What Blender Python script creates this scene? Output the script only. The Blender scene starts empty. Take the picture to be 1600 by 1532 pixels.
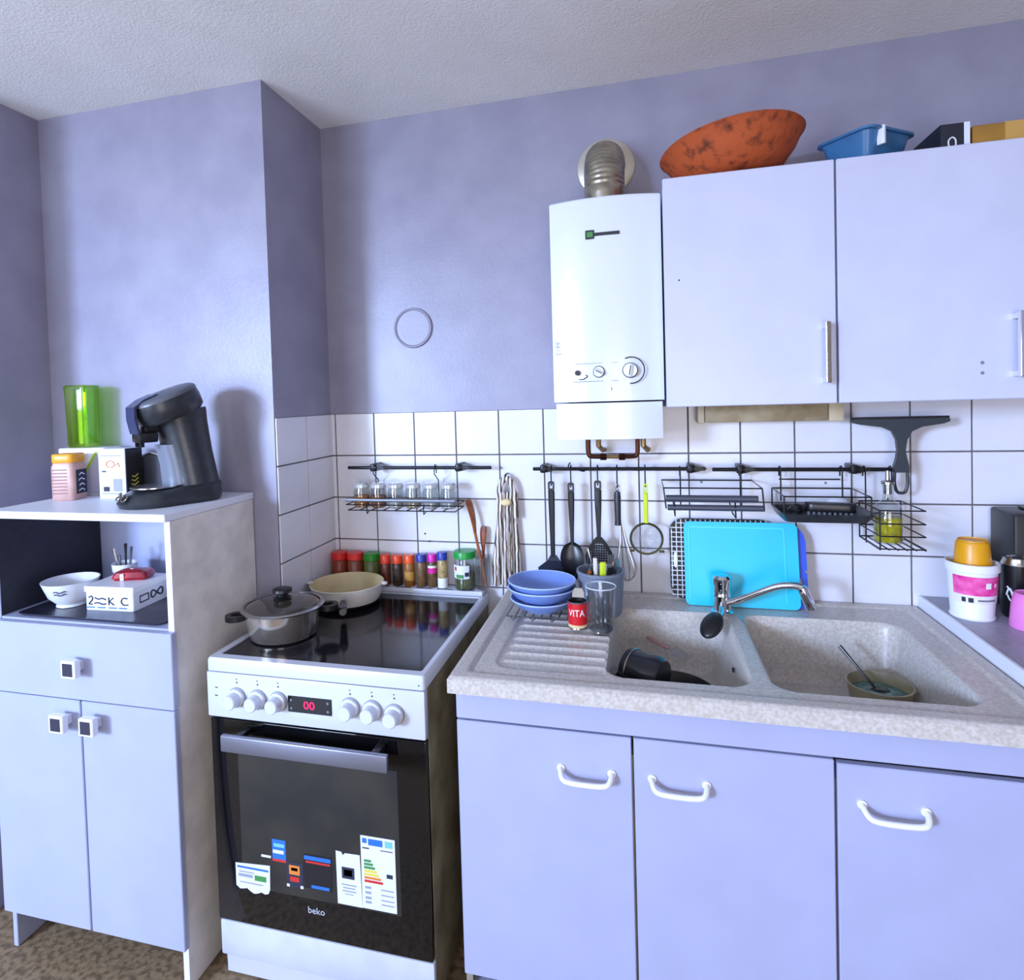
import bpy, bmesh, math, random
from mathutils import Vector, Matrix
from math import sin, cos, pi, radians as R

# ------------------------------------------------------------------ camera, light, exposure
scene = bpy.context.scene
COL = scene.collection
FWD = Vector((-0.25677, 0.96604, -0.02883)); RGT = Vector((0.96622, 0.25591, -0.03043)); UPV = Vector((0.02202, 0.03567, 0.99912))
cam_data = bpy.data.cameras.new('camera'); cam = bpy.data.objects.new('camera', cam_data); COL.objects.link(cam)
mw = Matrix((RGT, UPV, -FWD)).transposed().to_4x4(); mw.translation = Vector((0.9071, -2.0334, 1.5127))
cam.matrix_world = mw
cam_data.sensor_fit = 'HORIZONTAL'; cam_data.sensor_width = 36.0; cam_data.lens = 972.15 / 1600 * 36
cam_data.shift_x = (800 - 741.7) / 1600; cam_data.shift_y = (652.1 - 766) / 1600
cam_data.clip_start = 0.05
scene.camera = cam

world = bpy.data.worlds.new('sky'); scene.world = world; world.use_nodes = True
wn = world.node_tree.nodes; wl = world.node_tree.links
bg = wn['Background']; bg.inputs[0].default_value = (0.62, 0.76, 1.0, 1); bg.inputs[1].default_value = 1.0

def area(name, loc, aim, sx, sy, power, col, spread=180):
    d = bpy.data.lights.new(name, 'AREA'); d.shape = 'RECTANGLE'; d.size = sx; d.size_y = sy
    d.energy = power; d.color = col; d.spread = R(spread)
    o = bpy.data.objects.new(name, d); COL.objects.link(o); o.location = loc
    o.rotation_euler = Vector(aim).to_track_quat('-Z', 'Y').to_euler()
    return o
# daylight: the sky seen through window_1 (far left behind the camera), light thrown up from the ground outside it,
# and an added fill lamp set in an invented glazed door along the same wall
area('daylight_window', (-3.06, -6.50, 2.38), (0.47, 1, -0.14), 1.0, 0.9, 760, (0.48, 0.62, 1.0), 180)
area('window_ground_bounce', (-1.57, -3.70, 1.35), (0.10, 1.0, 0.42), 1.7, 1.1, 92, (0.60, 0.75, 1.0), 180)
area('door_fill', (1.20, -3.62, 1.15), (-0.05, 1.0, 0.45), 1.3, 1.5, 34, (1.0, 0.92, 0.88), 180)

vs = scene.view_settings
vs.view_transform = 'Standard'; vs.look = 'None'; vs.gamma = 1.0; vs.use_curve_mapping = False
vs.exposure = -0.12

# ------------------------------------------------------------------ materials
def lin(c):
    c = c / 255.0
    return c / 12.92 if c <= 0.04045 else ((c + 0.055) / 1.055) ** 2.4
def rgb(c): return (lin(c[0]), lin(c[1]), lin(c[2]), 1)
MATS = {}
def M(name, col, rough=0.5, metal=0.0, spec=0.5, var=0.0, vscale=12.0, col2=None, bump=0.0, bscale=150.0, emit=0.0, coat=0.0, detail=3.0, lo=0.35, hi=0.65, trans=0.0):
    if name in MATS: return MATS[name]
    m = bpy.data.materials.new(name); m.use_nodes = True; nt = m.node_tree; n = nt.nodes; l = nt.links
    b = n['Principled BSDF']
    b.inputs['Base Color'].default_value = rgb(col); b.inputs['Roughness'].default_value = rough
    b.inputs['Metallic'].default_value = metal; b.inputs['Specular IOR Level'].default_value = spec
    b.inputs['Coat Weight'].default_value = coat; b.inputs['Transmission Weight'].default_value = trans
    if emit: b.inputs['Emission Color'].default_value = rgb(col); b.inputs['Emission Strength'].default_value = emit
    tc = n.new('ShaderNodeTexCoord')
    if var or col2:
        nz = n.new('ShaderNodeTexNoise'); nz.inputs['Scale'].default_value = vscale; nz.inputs['Detail'].default_value = detail
        l.new(tc.outputs['Object'], nz.inputs['Vector'])
        r = n.new('ShaderNodeValToRGB'); r.color_ramp.elements[0].position = lo; r.color_ramp.elements[1].position = hi
        c2 = col2 if col2 else tuple(max(0, x * (1 - var)) for x in col)
        r.color_ramp.elements[0].color = rgb(col); r.color_ramp.elements[1].color = rgb(c2)
        l.new(nz.outputs['Fac'], r.inputs['Fac']); l.new(r.outputs['Color'], b.inputs['Base Color'])
    if bump:
        nb = n.new('ShaderNodeTexNoise'); nb.inputs['Scale'].default_value = bscale; nb.inputs['Detail'].default_value = 2
        l.new(tc.outputs['Object'], nb.inputs['Vector'])
        bp = n.new('ShaderNodeBump'); bp.inputs['Strength'].default_value = bump; bp.inputs['Distance'].default_value = 0.004
        l.new(nb.outputs['Fac'], bp.inputs['Height']); l.new(bp.outputs['Normal'], b.inputs['Normal'])
    MATS[name] = m
    return m
def GLASS(name, tint, rough=0.03, ior=1.45, edge=None):
    """thin see-through glass: tinted transmission mixed with a Fresnel reflection"""
    if name in MATS: return MATS[name]
    m = bpy.data.materials.new(name); m.use_nodes = True; nt = m.node_tree; n = nt.nodes; l = nt.links
    n.remove(n['Principled BSDF']); out = n['Material Output']
    tr = n.new('ShaderNodeBsdfTransparent'); tr.inputs['Color'].default_value = (*tint, 1)
    gl = n.new('ShaderNodeBsdfGlossy'); gl.inputs['Roughness'].default_value = rough; gl.inputs['Color'].default_value = (1, 1, 1, 1)
    lw = n.new('ShaderNodeLayerWeight'); lw.inputs['Blend'].default_value = 0.5
    pw_ = n.new('ShaderNodeMath'); pw_.operation = 'POWER'; pw_.inputs[1].default_value = 4.0; l.new(lw.outputs['Facing'], pw_.inputs[0])
    fr = n.new('ShaderNodeMath'); fr.operation = 'MULTIPLY_ADD'; fr.inputs[1].default_value = 0.6; fr.inputs[2].default_value = 0.09; l.new(pw_.outputs[0], fr.inputs[0])
    mx = n.new('ShaderNodeMixShader')
    l.new(fr.outputs[0], mx.inputs[0]); l.new(tr.outputs[0], mx.inputs[1]); l.new(gl.outputs[0], mx.inputs[2]); l.new(mx.outputs[0], out.inputs['Surface'])
    MATS[name] = m
    return m

paint = M('blue_grey_paint', (156, 153, 172), 0.36, spec=0.5, col2=(146, 143, 163), vscale=7, bump=0.10, bscale=90)
ceil_m = M('ceiling_paint', (246, 244, 243), 0.9, col2=(240, 238, 236), vscale=5, bump=0.5, bscale=140)
far_paint = M('cream_paint', (214, 200, 180), 0.8, var=0.05)
floor_m = M('speckled_floor', (150, 128, 100), 0.55, col2=(108, 90, 68), vscale=55, detail=8, lo=0.42, hi=0.62)
grout = M('grout', (112, 104, 104), 0.9, var=0.15, vscale=30)
tile_m = M('glazed_tile', (230, 229, 237), 0.26, coat=0.1, var=0.03, vscale=6)
white_lam = M('white_laminate', (202, 204, 226), 0.38, var=0.02, vscale=9)
base_lam_shaded = M('base_laminate_shaded', (174, 178, 210), 0.38, var=0.02, vscale=9)  # white laminate darkened: weaker light low down is put into the colour
left_lam_shaded = M('left_laminate_shaded', (172, 177, 206), 0.38, var=0.02, vscale=9)  # darkened likewise, shade on the left cabinet's fronts is in the colour
white_edge = M('white_edge', (232, 234, 244), 0.4)
enamel = M('white_enamel', (206, 210, 224), 0.24, coat=0.15)
enamel_b = M('boiler_enamel', (220, 224, 232), 0.25, coat=0.2)
side_grey = M('aged_side_panel', (240, 234, 228), 0.55, var=0.08, vscale=14)
black_gl = M('black_glass', (10, 10, 12), 0.06, coat=0.5, var=0.3, vscale=60)
hob_gl = M('hob_glass', (14, 13, 17), 0.10, col2=(30, 28, 36), vscale=260, detail=4)
black_pl = M('black_plastic', (22, 22, 25), 0.35)
dark_pl = M('charcoal_plastic', (48, 50, 56), 0.32, col2=(38, 40, 44), vscale=60)
grey_pl = M('grey_plastic', (122, 126, 134), 0.4)
chrome = M('chrome', (225, 225, 228), 0.08, metal=1)
steel = M('steel', (190, 188, 185), 0.22, metal=1, var=0.08, vscale=20)
brush = M('brushed_steel', (150, 152, 168), 0.35, metal=0.8)
dark_wire = M('dark_wire', (34, 34, 38), 0.35, metal=0.6)
white_pl = M('white_plastic', (236, 238, 244), 0.35)
resin = M('sink_resin', (208, 202, 196), 0.32, col2=(186, 177, 167), vscale=130, detail=5)
copper = M('dark_copper', (84, 50, 36), 0.35, metal=0.9)
wood = M('spoon_wood', (176, 96, 44), 0.55, col2=(140, 70, 28), vscale=30)
dark_in = M('dark_gap', (26, 24, 22), 0.8)
clear = GLASS('clear_glass', (0.90, 0.92, 0.93))
pane_g = GLASS('window_glass', (0.95, 0.97, 0.98))
oven_g = M('oven_window_glass', (52, 49, 43), 0.10, col2=(38, 37, 36), vscale=8)
green_g = GLASS('green_glass', (0.66, 0.86, 0.20), 0.08)

# ------------------------------------------------------------------ mesh helpers
class B:
    """collects shapes; build() links them as one mesh object"""
    def __init__(s): s.v = []; s.f = []; s.fm = []; s.mats = []; s.cur = 0
    def use(s, m):
        if m not in s.mats: s.mats.append(m)
        s.cur = s.mats.index(m); return s
    def add(s, vs, fs):
        o = len(s.v); s.v += [tuple(p) for p in vs]
        for f in fs: s.f.append(tuple(i + o for i in f)); s.fm.append(s.cur)
        return s
    def box(s, x0, x1, y0, y1, z0, z1, bev=0.0, seg=2):
        if x0 > x1: x0, x1 = x1, x0
        if y0 > y1: y0, y1 = y1, y0
        if z0 > z1: z0, z1 = z1, z0
        bev = min(bev, 0.49 * min(x1 - x0, y1 - y0, z1 - z0))
        vs = [(x, y, z) for z in (z0, z1) for y in (y0, y1) for x in (x0, x1)]
        fs = [(0, 2, 3, 1), (4, 5, 7, 6), (0, 1, 5, 4), (2, 6, 7, 3), (0, 4, 6, 2), (1, 3, 7, 5)]
        if bev <= 0: return s.add(vs, fs)
        bm = bmesh.new(); bv = [bm.verts.new(p) for p in vs]
        for f in fs: bm.faces.new([bv[i] for i in f])
        bmesh.ops.bevel(bm, geom=list(bm.edges), offset=bev, segments=seg, profile=0.5, affect='EDGES')
        return s.frombm(bm)
    def frombm(s, bm):
        bm.verts.index_update()
        s.add([v.co[:] for v in bm.verts], [[v.index for v in f.verts] for f in bm.faces]); bm.free(); return s
    def rings(s, rings, cap0=True, cap1=True, closed=True):
        n = len(rings[0]); vs = [p for r in rings for p in r]; fs = []
        for a in range(len(rings) - 1):
            for i in range(n if closed else n - 1):
                j = (i + 1) % n
                fs.append((a * n + i, a * n + j, (a + 1) * n + j, (a + 1) * n + i))
        if cap0: fs.append(tuple(range(n))[::-1])
        if cap1: fs.append(tuple((len(rings) - 1) * n + i for i in range(n)))
        return s.add(vs, fs)
    def lathe(s, prof, seg=32, c=(0, 0, 0), axis='z', cap0=False, cap1=False, sx=1.0, sy=1.0):
        rs = []
        for r, h in prof:
            ring = []
            for i in range(seg):
                a = 2 * pi * i / seg; p = (r * cos(a) * sx, r * sin(a) * sy, h)
                if axis == 'y': p = (p[0], h, -p[1])
                if axis == '-y': p = (p[0], -h, p[1])
                if axis == 'x': p = (h, p[0], p[1])
                ring.append((p[0] + c[0], p[1] + c[1], p[2] + c[2]))
            rs.append(ring)
        return s.rings(rs, cap0, cap1)
    def cyl(s, r, h0, h1, seg=24, c=(0, 0, 0), axis='z', bev=0.0):
        if bev: return s.lathe([(r - bev, h0), (r, h0 + bev), (r, h1 - bev), (r - bev, h1)], seg, c, axis, True, True)
        return s.lathe([(r, h0), (r, h1)], seg, c, axis, True, True)
    def tube(s, pts, r, seg=8, closed=False):
        P = [Vector(p) for p in pts]; n = len(P); rs = []
        rad = r if isinstance(r, (list, tuple)) else [r] * n
        prev = None
        for i in range(n):
            if closed: t = P[(i + 1) % n] - P[i - 1]
            else: t = P[min(i + 1, n - 1)] - P[max(i - 1, 0)]
            t.normalize()
            if prev is None:
                u = t.orthogonal().normalized()
            else:
                u = prev - t * prev.dot(t)
                u = u.normalized() if u.length > 1e-6 else t.orthogonal().normalized()
            prev = u; w = t.cross(u)
            rs.append([tuple(P[i] + (u * cos(2 * pi * k / seg) + w * sin(2 * pi * k / seg)) * rad[i]) for k in range(seg)])
        if closed:
            rs.append(rs[0]); return s.rings(rs, False, False)
        return s.rings(rs, True, True)
    def prism(s, poly, d0, d1, plane='xz'):
        def q(p, d):
            return {'xz': (p[0], d, p[1]), 'xy': (p[0], p[1], d), 'yz': (d, p[0], p[1])}[plane]
        return s.rings([[q(p, d0) for p in poly], [q(p, d1) for p in poly]])
    def frame(s, outer, inner, d0, d1, plane='xz'):
        """plate with a hole: two loops of the same length"""
        def q(p, d):
            return {'xz': (p[0], d, p[1]), 'xy': (p[0], p[1], d), 'yz': (d, p[0], p[1])}[plane]
        return s.rings([[q(p, d0) for p in outer], [q(p, d0) for p in inner], [q(p, d1) for p in inner], [q(p, d1) for p in outer], [q(p, d0) for p in outer]], False, False)
    def sphere(s, r, c=(0, 0, 0), seg=20, ring=10, sx=1, sy=1, sz=1):
        prof = [(max(1e-4, r * sin(pi * i / ring)), -r * cos(pi * i / ring) * sz) for i in range(ring + 1)]
        return s.lathe(prof, seg, c, 'z', True, True, sx, sy)
    def xf(s, mat, start=0):
        for i in range(start, len(s.v)): s.v[i] = tuple(mat @ Vector(s.v[i]))
        return s
    def build(s, name, m=None, parent=None, smooth=35, label=None):
        me = bpy.data.meshes.new(name); me.from_pydata(s.v, [], s.f)
        mats = s.mats if s.mats else [m]
        for x in mats: me.materials.append(x)
        if s.mats:
            for p, i in zip(me.polygons, s.fm): p.material_index = i
        bm = bmesh.new(); bm.from_mesh(me); bmesh.ops.recalc_face_normals(bm, faces=bm.faces); bm.to_mesh(me); bm.free()
        if smooth:
            me.shade_smooth(); me.set_sharp_from_angle(angle=R(smooth))
        o = bpy.data.objects.new(name, me); COL.objects.link(o)
        if parent: o.parent = parent
        if label: o['label'] = label
        return o
def place(o, loc=(0, 0, 0), rz=0.0): o.location = loc; o.rotation_euler = (0, 0, rz); return o
def tag(o, label, cat, group=None):
    o['label'] = label; o['category'] = cat
    if group: o['group'] = group
    return o
def thing(name, label, cat, loc=(0, 0, 0), rz=0.0, group=None, rot=None):
    o = bpy.data.objects.new(name, None); COL.objects.link(o); o.location = loc; o.empty_display_size = 0.05
    o.rotation_euler = rot if rot else (0, 0, rz)
    return tag(o, label, cat, group)
def struct(o): o['kind'] = 'structure'; return o
def smooth_path(pts, n=6):
    P = [Vector(p) for p in pts]; out = []
    for i in range(len(P) - 1):
        p0 = P[max(i - 1, 0)]; p1 = P[i]; p2 = P[i + 1]; p3 = P[min(i + 2, len(P) - 1)]
        for k in range(n):
            t = k / n
            out.append(0.5 * ((2 * p1) + (p2 - p0) * t + (2 * p0 - 5 * p1 + 4 * p2 - p3) * t * t + (3 * p1 - p0 - 3 * p2 + p3) * t ** 3))
    out.append(P[-1]); return [tuple(p) for p in out]
def rrect(x0, x1, y0, y1, r, n=5):
    out = []
    for cx, cy, a in ((x1 - r, y1 - r, 0), (x0 + r, y1 - r, 90), (x0 + r, y0 + r, 180), (x1 - r, y0 + r, 270)):
        for k in range(n + 1):
            t = R(a + 90 * k / n); out.append((cx + r * cos(t), cy + r * sin(t)))
    return out
def ellipse(cx, cy, rx, ry, n=24): return [(cx + rx * cos(2 * pi * i / n), cy + ry * sin(2 * pi * i / n)) for i in range(n)]
def text(s, size, m, parent, loc, rot=(R(90), 0, 0), name='lettering', sx=1.0, align='CENTER'):
    c = bpy.data.curves.new('t', 'FONT'); c.body = s; c.size = size; c.extrude = 0.0003; c.align_x = align; c.align_y = 'CENTER'; c.resolution_u = 3
    o = bpy.data.objects.new('t', c); COL.objects.link(o)
    bpy.context.view_layer.update()
    me = bpy.data.meshes.new_from_object(o.evaluated_get(bpy.context.evaluated_depsgraph_get()))
    bpy.data.objects.remove(o); bpy.data.curves.remove(c)
    me.materials.clear(); me.materials.append(m); me.name = name
    t = bpy.data.objects.new(name, me); COL.objects.link(t); t.parent = parent; t.location = loc; t.rotation_euler = rot; t.scale = (sx, 1, 1)
    return t

# ------------------------------------------------------------------ the room
XR, YR, XL, H = 2.9, -3.9, -2.7, 2.49
struct(B().box(XL, XR, YR, 0.12, -0.06, 0).build('floor', floor_m, smooth=0))
struct(B().box(XL, XR, YR, 0.12, H, H + 0.06).build('ceiling', ceil_m, smooth=0))
wall_back = struct(B().use(paint).box(-1.02, XR, 0, 0.12, 0, H).use(grout).box(-0.168, XR - 0.002, -0.0025, 0.001, 0.70, 1.474).build('wall_back', smooth=0))
wall_ch = struct(B().use(paint).box(-1.02, -0.17, -0.36, 0, 0, H).use(grout).box(-0.171, -0.1675, -0.359, 0, 0.70, 1.474).build('wall_chimney', smooth=0))
struct(B().box(XL, -1.02, -0.68, 0.12, 0, H).build('wall_left', paint, smooth=0))
struct(B().box(XL - 0.12, XL, YR, -0.68, 0, H).build('wall_hall', far_paint, smooth=0))
struct(B().box(XR, XR + 0.12, YR, 0.12, 0, H).build('wall_right', paint, smooth=0))
WX0, WX1, WZ0, WZ1 = -2.55, -0.60, 0.60, 2.32
DX0, DX1, DZ1 = 0.5, 1.9, 2.35
struct(B().box(XL, WX0, YR - 0.2, YR, 0, H).box(WX1, DX0, YR - 0.2, YR, 0, H).box(DX1, XR, YR - 0.2, YR, 0, H).box(WX0, WX1, YR - 0.2, YR, 0, WZ0).box(WX0, WX1, YR - 0.2, YR, WZ1, H)
       .box(DX0, DX1, YR - 0.2, YR, DZ1, H).build('wall_rear', far_paint, smooth=0))
def glazed(name, x0, x1, z0, z1, split):
    o = bpy.data.objects.new(name, None); COL.objects.link(o); struct(o)
    y = YR - 0.08; t = 0.05
    f = B().box(x0, x0 + t, y - 0.03, y + 0.03, z0, z1).box(x1 - t, x1, y - 0.03, y + 0.03, z0, z1).box(x0 + t, x1 - t, y - 0.03, y + 0.03, z0, z0 + t).box(x0 + t, x1 - t, y - 0.03, y + 0.03, z1 - t, z1)
    f.build(name.split('_')[0] + '_frame', white_pl, o)
    xm = (x0 + x1) / 2
    if split:
        B().box(xm - 0.03, xm + 0.03, y - 0.025, y + 0.025, z0 + t, z1 - t).build('mullion', white_pl, o)
        B().box(x0 + t, xm - 0.03, y - 0.004, y + 0.004, z0 + t, z1 - t).build('pane', pane_g, o)
        B().box(xm + 0.03, x1 - t, y - 0.004, y + 0.004, z0 + t, z1 - t).build('pane', pane_g, o)
    else:
        B().box(x0 + t, x1 - t, y - 0.004, y + 0.004, z0 + t, z1 - t).build('pane', pane_g, o)
glazed('window_1', WX0, WX1, WZ0, WZ1, True)
glazed('door_added', DX0, DX1, 0.0, DZ1, False)  # unseen door, made up to house the fill lamp

# wall tiles, each its own piece
T = 0.15
def tile_mesh(w, h, name='tile'):
    bm = bmesh.new(); g = 0.0022
    b = B().box(g, w - g, -0.0065, -0.001, g, h - g, 0.0012, 1)
    o = b.build('tile', tile_m, None, smooth=0); me = o.data; bpy.data.objects.remove(o); bm.free(); return me
tm = tile_mesh(T, T); ts = tile_mesh(0.02, T); tc = tile_mesh(0.18, T)
for r in range(5):
    z = 1.475 - T * (r + 1)
    for k in range(-1, 20):
        o = bpy.data.objects.new('tile', tm); COL.objects.link(o); o.parent = wall_back; o.location = (k * T, 0, z)
    o = bpy.data.objects.new('tile', ts); COL.objects.link(o); o.parent = wall_back; o.location = (-0.17, 0, z)
    for k in range(2):
        o = bpy.data.objects.new('tile', tc); COL.objects.link(o); o.parent = wall_ch; o.location = (-0.17, -0.36 + 0.18 * k, z); o.rotation_euler = (0, 0, R(90))
for x, z in ((0.178, 1.052), (0.193, 1.026)):
    B().cyl(0.0028, 0, 0.003, 10, (x, -0.0065, z), '-y').build('drill_hole', dark_in, wall_back)
for x, z in ((1.62, 1.27), (1.43, 1.235), (1.085, 1.236), (0.455, 1.281)):
    B().cyl(0.0035, 0, 0.003, 10, (x, -0.0065, z), '-y').build('wall_plug', grey_pl, wall_back)
# painted-over round vent cover
vc = thing('vent_cover', 'painted-over round vent cover on the blue grey wall above the tiles', 'vent cover', (0.157, -0.0005, 1.765))
B().cyl(0.060, 0, 0.004, 40, (0, 0, 0), '-y').build('disc', paint, vc)
B().lathe([(0.060, 0.0), (0.060, 0.007), (0.064, 0.010), (0.068, 0.009), (0.070, 0.0)], 40, (0, 0, 0), '-y').build('rim', paint, vc)

# ------------------------------------------------------------------ left cabinet with open niche
lc = thing('kitchen_cabinet', 'tall white cabinet with open niche, drawer and two doors, left of the cooker', 'cabinet', (-0.548, -0.55, 0))
def LB(): return B()
ox, oy = 0.548, 0.55
def lbox(b, x0, x1, y0, y1, z0, z1, bev=0.0015): return b.box(x0 + ox, x1 + ox, y0 + oy, y1 + oy, z0, z1, bev, 1)
lbox(B().use(side_grey), -0.269, -0.252, -0.713, -0.363, 0.002, 1.226).use(white_edge).box(-0.269 + ox, -0.252 + ox, -0.7165 + oy, -0.7125 + oy, 0.002, 1.226).build('side_panel', None, lc, 0)
lbox(B().use(left_lam_shaded), -0.843, -0.8275, -0.715, -0.363, 0.002, 1.226).use(M('dark_liner', (34, 32, 44), 0.5, var=0.2, vscale=40)).box(-0.8275 + ox, -0.8265 + ox, -0.712 + oy, -0.376 + oy, 0.949, 1.225).build('side_panel', None, lc, 0)
lbox(B(), -0.846, -0.250, -0.736, -0.362, 1.2265, 1.2465, 0.002).build('top', white_edge, lc, 0)  # paler than the darkened fronts, brightness of the lit top is painted in
lbox(B(), -0.8255, -0.2695, -0.715, -0.375, 0.930, 0.948).build('niche_shelf', left_lam_shaded, lc, 0)
lbox(B(), -0.8255, -0.2695, -0.374, -0.364, 0.10, 1.226, 0).build('back_panel', left_lam_shaded, lc, 0)
lbox(B(), -0.8255, -0.2695, -0.710, -0.376, 0.118, 0.134).build('bottom_shelf', left_lam_shaded, lc, 0)
dr = lbox(B(), -0.846, -0.245, -0.737, -0.718, 0.748, 0.944, 0.002).build('drawer', left_lam_shaded, lc, 0)
dl = lbox(B(), -0.846, -0.5455, -0.735, -0.718, 0.119, 0.7445, 0.002).build('door', left_lam_shaded, lc, 0)
drr = lbox(B(), -0.5405, -0.247, -0.735, -0.718, 0.119, 0.7445, 0.002).build('door', left_lam_shaded, lc, 0)
insert = M('knob_insert', (58, 58, 74), 0.25)
def sq_knob(x, z, par):
    b = B().use(white_pl).box(x - 0.011 + ox, x + 0.011 + ox, -0.758 + oy, -0.7355 + oy, z - 0.011, z + 0.011)
    b.box(x - 0.023 + ox, x + 0.023 + ox, -0.776 + oy, -0.757 + oy, z - 0.023, z + 0.023, 0.002, 1)
    b.use(insert).box(x - 0.0155 + ox, x + 0.0155 + ox, -0.7775 + oy, -0.7755 + oy, z - 0.0165, z + 0.0165)
    b.build('knob', None, par, 0)
sq_knob(-0.534, 0.846, dr); sq_knob(-0.583, 0.697, dl); sq_knob(-0.486, 0.699, drr)

# ------------------------------------------------------------------ cooker
ck = thing('cooker', 'white freestanding cooker with black ceramic hob and black glass oven door', 'cooker', (0.10, -0.335, 0))
cx, cy = -0.10, 0.335
def cbox(b, x0, x1, y0, y1, z0, z1, bev=0.0, seg=2): return b.box(x0 + cx, x1 + cx, y0 + cy, y1 + cy, z0, z1, bev, seg)
cside = M('cooker_side', (150, 140, 116), 0.5, col2=(110, 98, 74), vscale=10, detail=6)
cbox(B().use(cside), -0.198, 0.398, -0.642, -0.012, 0.03, 0.826, 0.003, 1).build('body', None, ck, 0)
for x in (-0.17, 0.37):
    for y in (-0.60, -0.05): B().cyl(0.018, 0.001, 0.0295, 12, (x + cx, y + cy, 0)).build('foot', black_pl, ck)
# hob frame: raised white rim round the glass
b = B(); outer = rrect(-0.20 + cx, 0.402 + cx, -0.668 + cy, -0.010 + cy, 0.010); inner = rrect(-0.176 + cx, 0.386 + cx, -0.641 + cy, -0.078 + cy, 0.006)
b.rings([[(x, y, 0.828) for x, y in outer], [(x, y, 0.855) for x, y in outer],
         [(x * 0.985 + 0.000, y * 0.99, 0.862) for x, y in outer], [(x, y, 0.862) for x, y in inner], [(x, y, 0.855) for x, y in inner]], False, False)
b.build('hob_frame', enamel, ck)
cbox(B(), -0.178, 0.388, -0.643, -0.076, 0.845, 0.8585, 0.001, 1).build('hob_glass', hob_gl, ck, 0)
cbox(B(), -0.190, 0.394, -0.074, -0.012, 0.8625, 0.879, 0.004).build('rear_ledge', enamel, ck)
b = B()
for i in range(7): cbox(b, -0.14 + 0.075 * i, -0.085 + 0.075 * i, -0.068, -0.062, 0.8792, 0.8798)
b.build('vent_slots', dark_in, ck, 0)
cbox(B(), -0.202, 0.400, -0.667, -0.642, 0.706, 0.8245, 0.004).build('control_panel', enamel, ck)
ring_m = M('knob_ring', (150, 152, 160), 0.4)
for i, (x, z) in enumerate(((-0.111, 0.7645), (-0.050, 0.7645), (0.009, 0.765), (0.208, 0.769), (0.266, 0.768), (0.3235, 0.764))):
    k = B().use(ring_m).cyl(0.0255, 0.0, 0.003, 28, (x + cx, -0.667 + cy, z), '-y')
    k.use(enamel).lathe([(0.0235, 0.003), (0.0235, 0.011), (0.0185, 0.014), (0.0175, 0.036), (0.0155, 0.0385)], 28, (x + cx, -0.667 + cy, z), '-y', False, True)
    k.build('knob', None, ck)
b = B()
for x in (-0.111, -0.050, 0.009, 0.208, 0.266, 0.3235):
    b.cyl(0.0022, 0, 0.0008, 8, (x + cx, -0.667 + cy, 0.802), '-y'); b.cyl(0.0016, 0, 0.0008, 8, (x + cx - 0.001, -0.667 + cy, 0.811), '-y')
cbox(b, -0.176, -0.169, -0.6678, -0.667, 0.783, 0.7855); cbox(b, -0.178, -0.170, -0.6678, -0.667, 0.762, 0.7645); cbox(b, 0.386, 0.389, -0.6688, -0.668, 0.8375, 0.8405)
b.build('panel_marks', M('dark_print', (40, 42, 60), 0.6), ck, 0)['kind'] = 'stuff'
dp = cbox(B(), 0.036, 0.157, -0.6695, -0.6665, 0.742, 0.783, 0.001, 1).build('display', black_gl, ck, 0)
text('00', 0.028, M('red_digits', (255, 20, 80), 0.5, emit=2.5), dp, (0.096 + cx, -0.670 + cy, 0.762), name='digits', sx=1.15)
for x, z in ((0.046, 0.773), (0.046, 0.752), (0.147, 0.773), (0.147, 0.752)): B().cyl(0.0032, 0, 0.0006, 10, (x + cx, -0.6695 + cy, z), '-y').build('button', grey_pl, dp)
od = cbox(B(), -0.199, 0.398, -0.662, -0.6425, 0.160, 0.700, 0.003).build('oven_door', black_gl, ck)
cbox(B(), -0.120, 0.322, -0.6632, -0.662, 0.262, 0.622).build('oven_window', oven_g, od, 0)
b = B(); cbox(b, -0.126, 0.322, -0.722, -0.708, 0.650, 0.691, 0.003).build('handle', brush, ck)
for x in (-0.095, 0.275): cbox(B(), x, x + 0.020, -0.7075, -0.6625, 0.672, 0.688, 0.003).build('handle_bracket', black_pl, ck)
cbox(B(), -0.197, 0.400, -0.660, -0.6425, 0.062, 0.156, 0.004).build('drawer', M('drawer_front', (206, 210, 226), 0.35, var=0.05, vscale=12), ck)
cbox(B(), -0.190, 0.392, -0.648, -0.6425, 0.006, 0.060, 0.002).build('plinth', white_lam, ck, 0)
# stickers on the oven door
paper = M('paper_white', (222, 226, 240), 0.7); ink = M('ink_dark', (40, 42, 60), 0.7); blue_ink = M('ink_blue', (40, 110, 200), 0.6); grey_ink = M('ink_grey', (150, 155, 172), 0.7)
green_ink = M('ink_green', (70, 140, 70), 0.6); yel_ink = M('ink_yellow', (222, 205, 70), 0.6); org_ink = M('ink_orange', (220, 130, 50), 0.6); red_ink = M('ink_red', (205, 45, 40), 0.6); lblue = M('ink_light_blue', (120, 190, 240), 0.6)
SY = -0.6634
def sheet(x0, x1, z0, z1, name='sticker', items=(), poly=None, base=paper):
    b = B().use(base)
    if poly: b.prism([(x + cx, z) for x, z in poly], SY + cy, SY - 0.0006 + cy)
    else: cbox(b, x0, x1, SY - 0.0006, SY, z0, z1)
    for m, a0, a1, c0, c1 in items: cbox(b.use(m), a0, a1, SY - 0.0011, SY - 0.0006, c0, c1)
    return b.build(name, None, od, 0)
rnd = random.Random(4)
torn = [(-0.140, 0.322), (-0.038, 0.329), (-0.040, 0.266)]
for i in range(9): torn.append((-0.045 - 0.0105 * i, 0.262 - 0.001 * i + rnd.uniform(-0.012, 0.004)))
torn.append((-0.140, 0.262))
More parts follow.
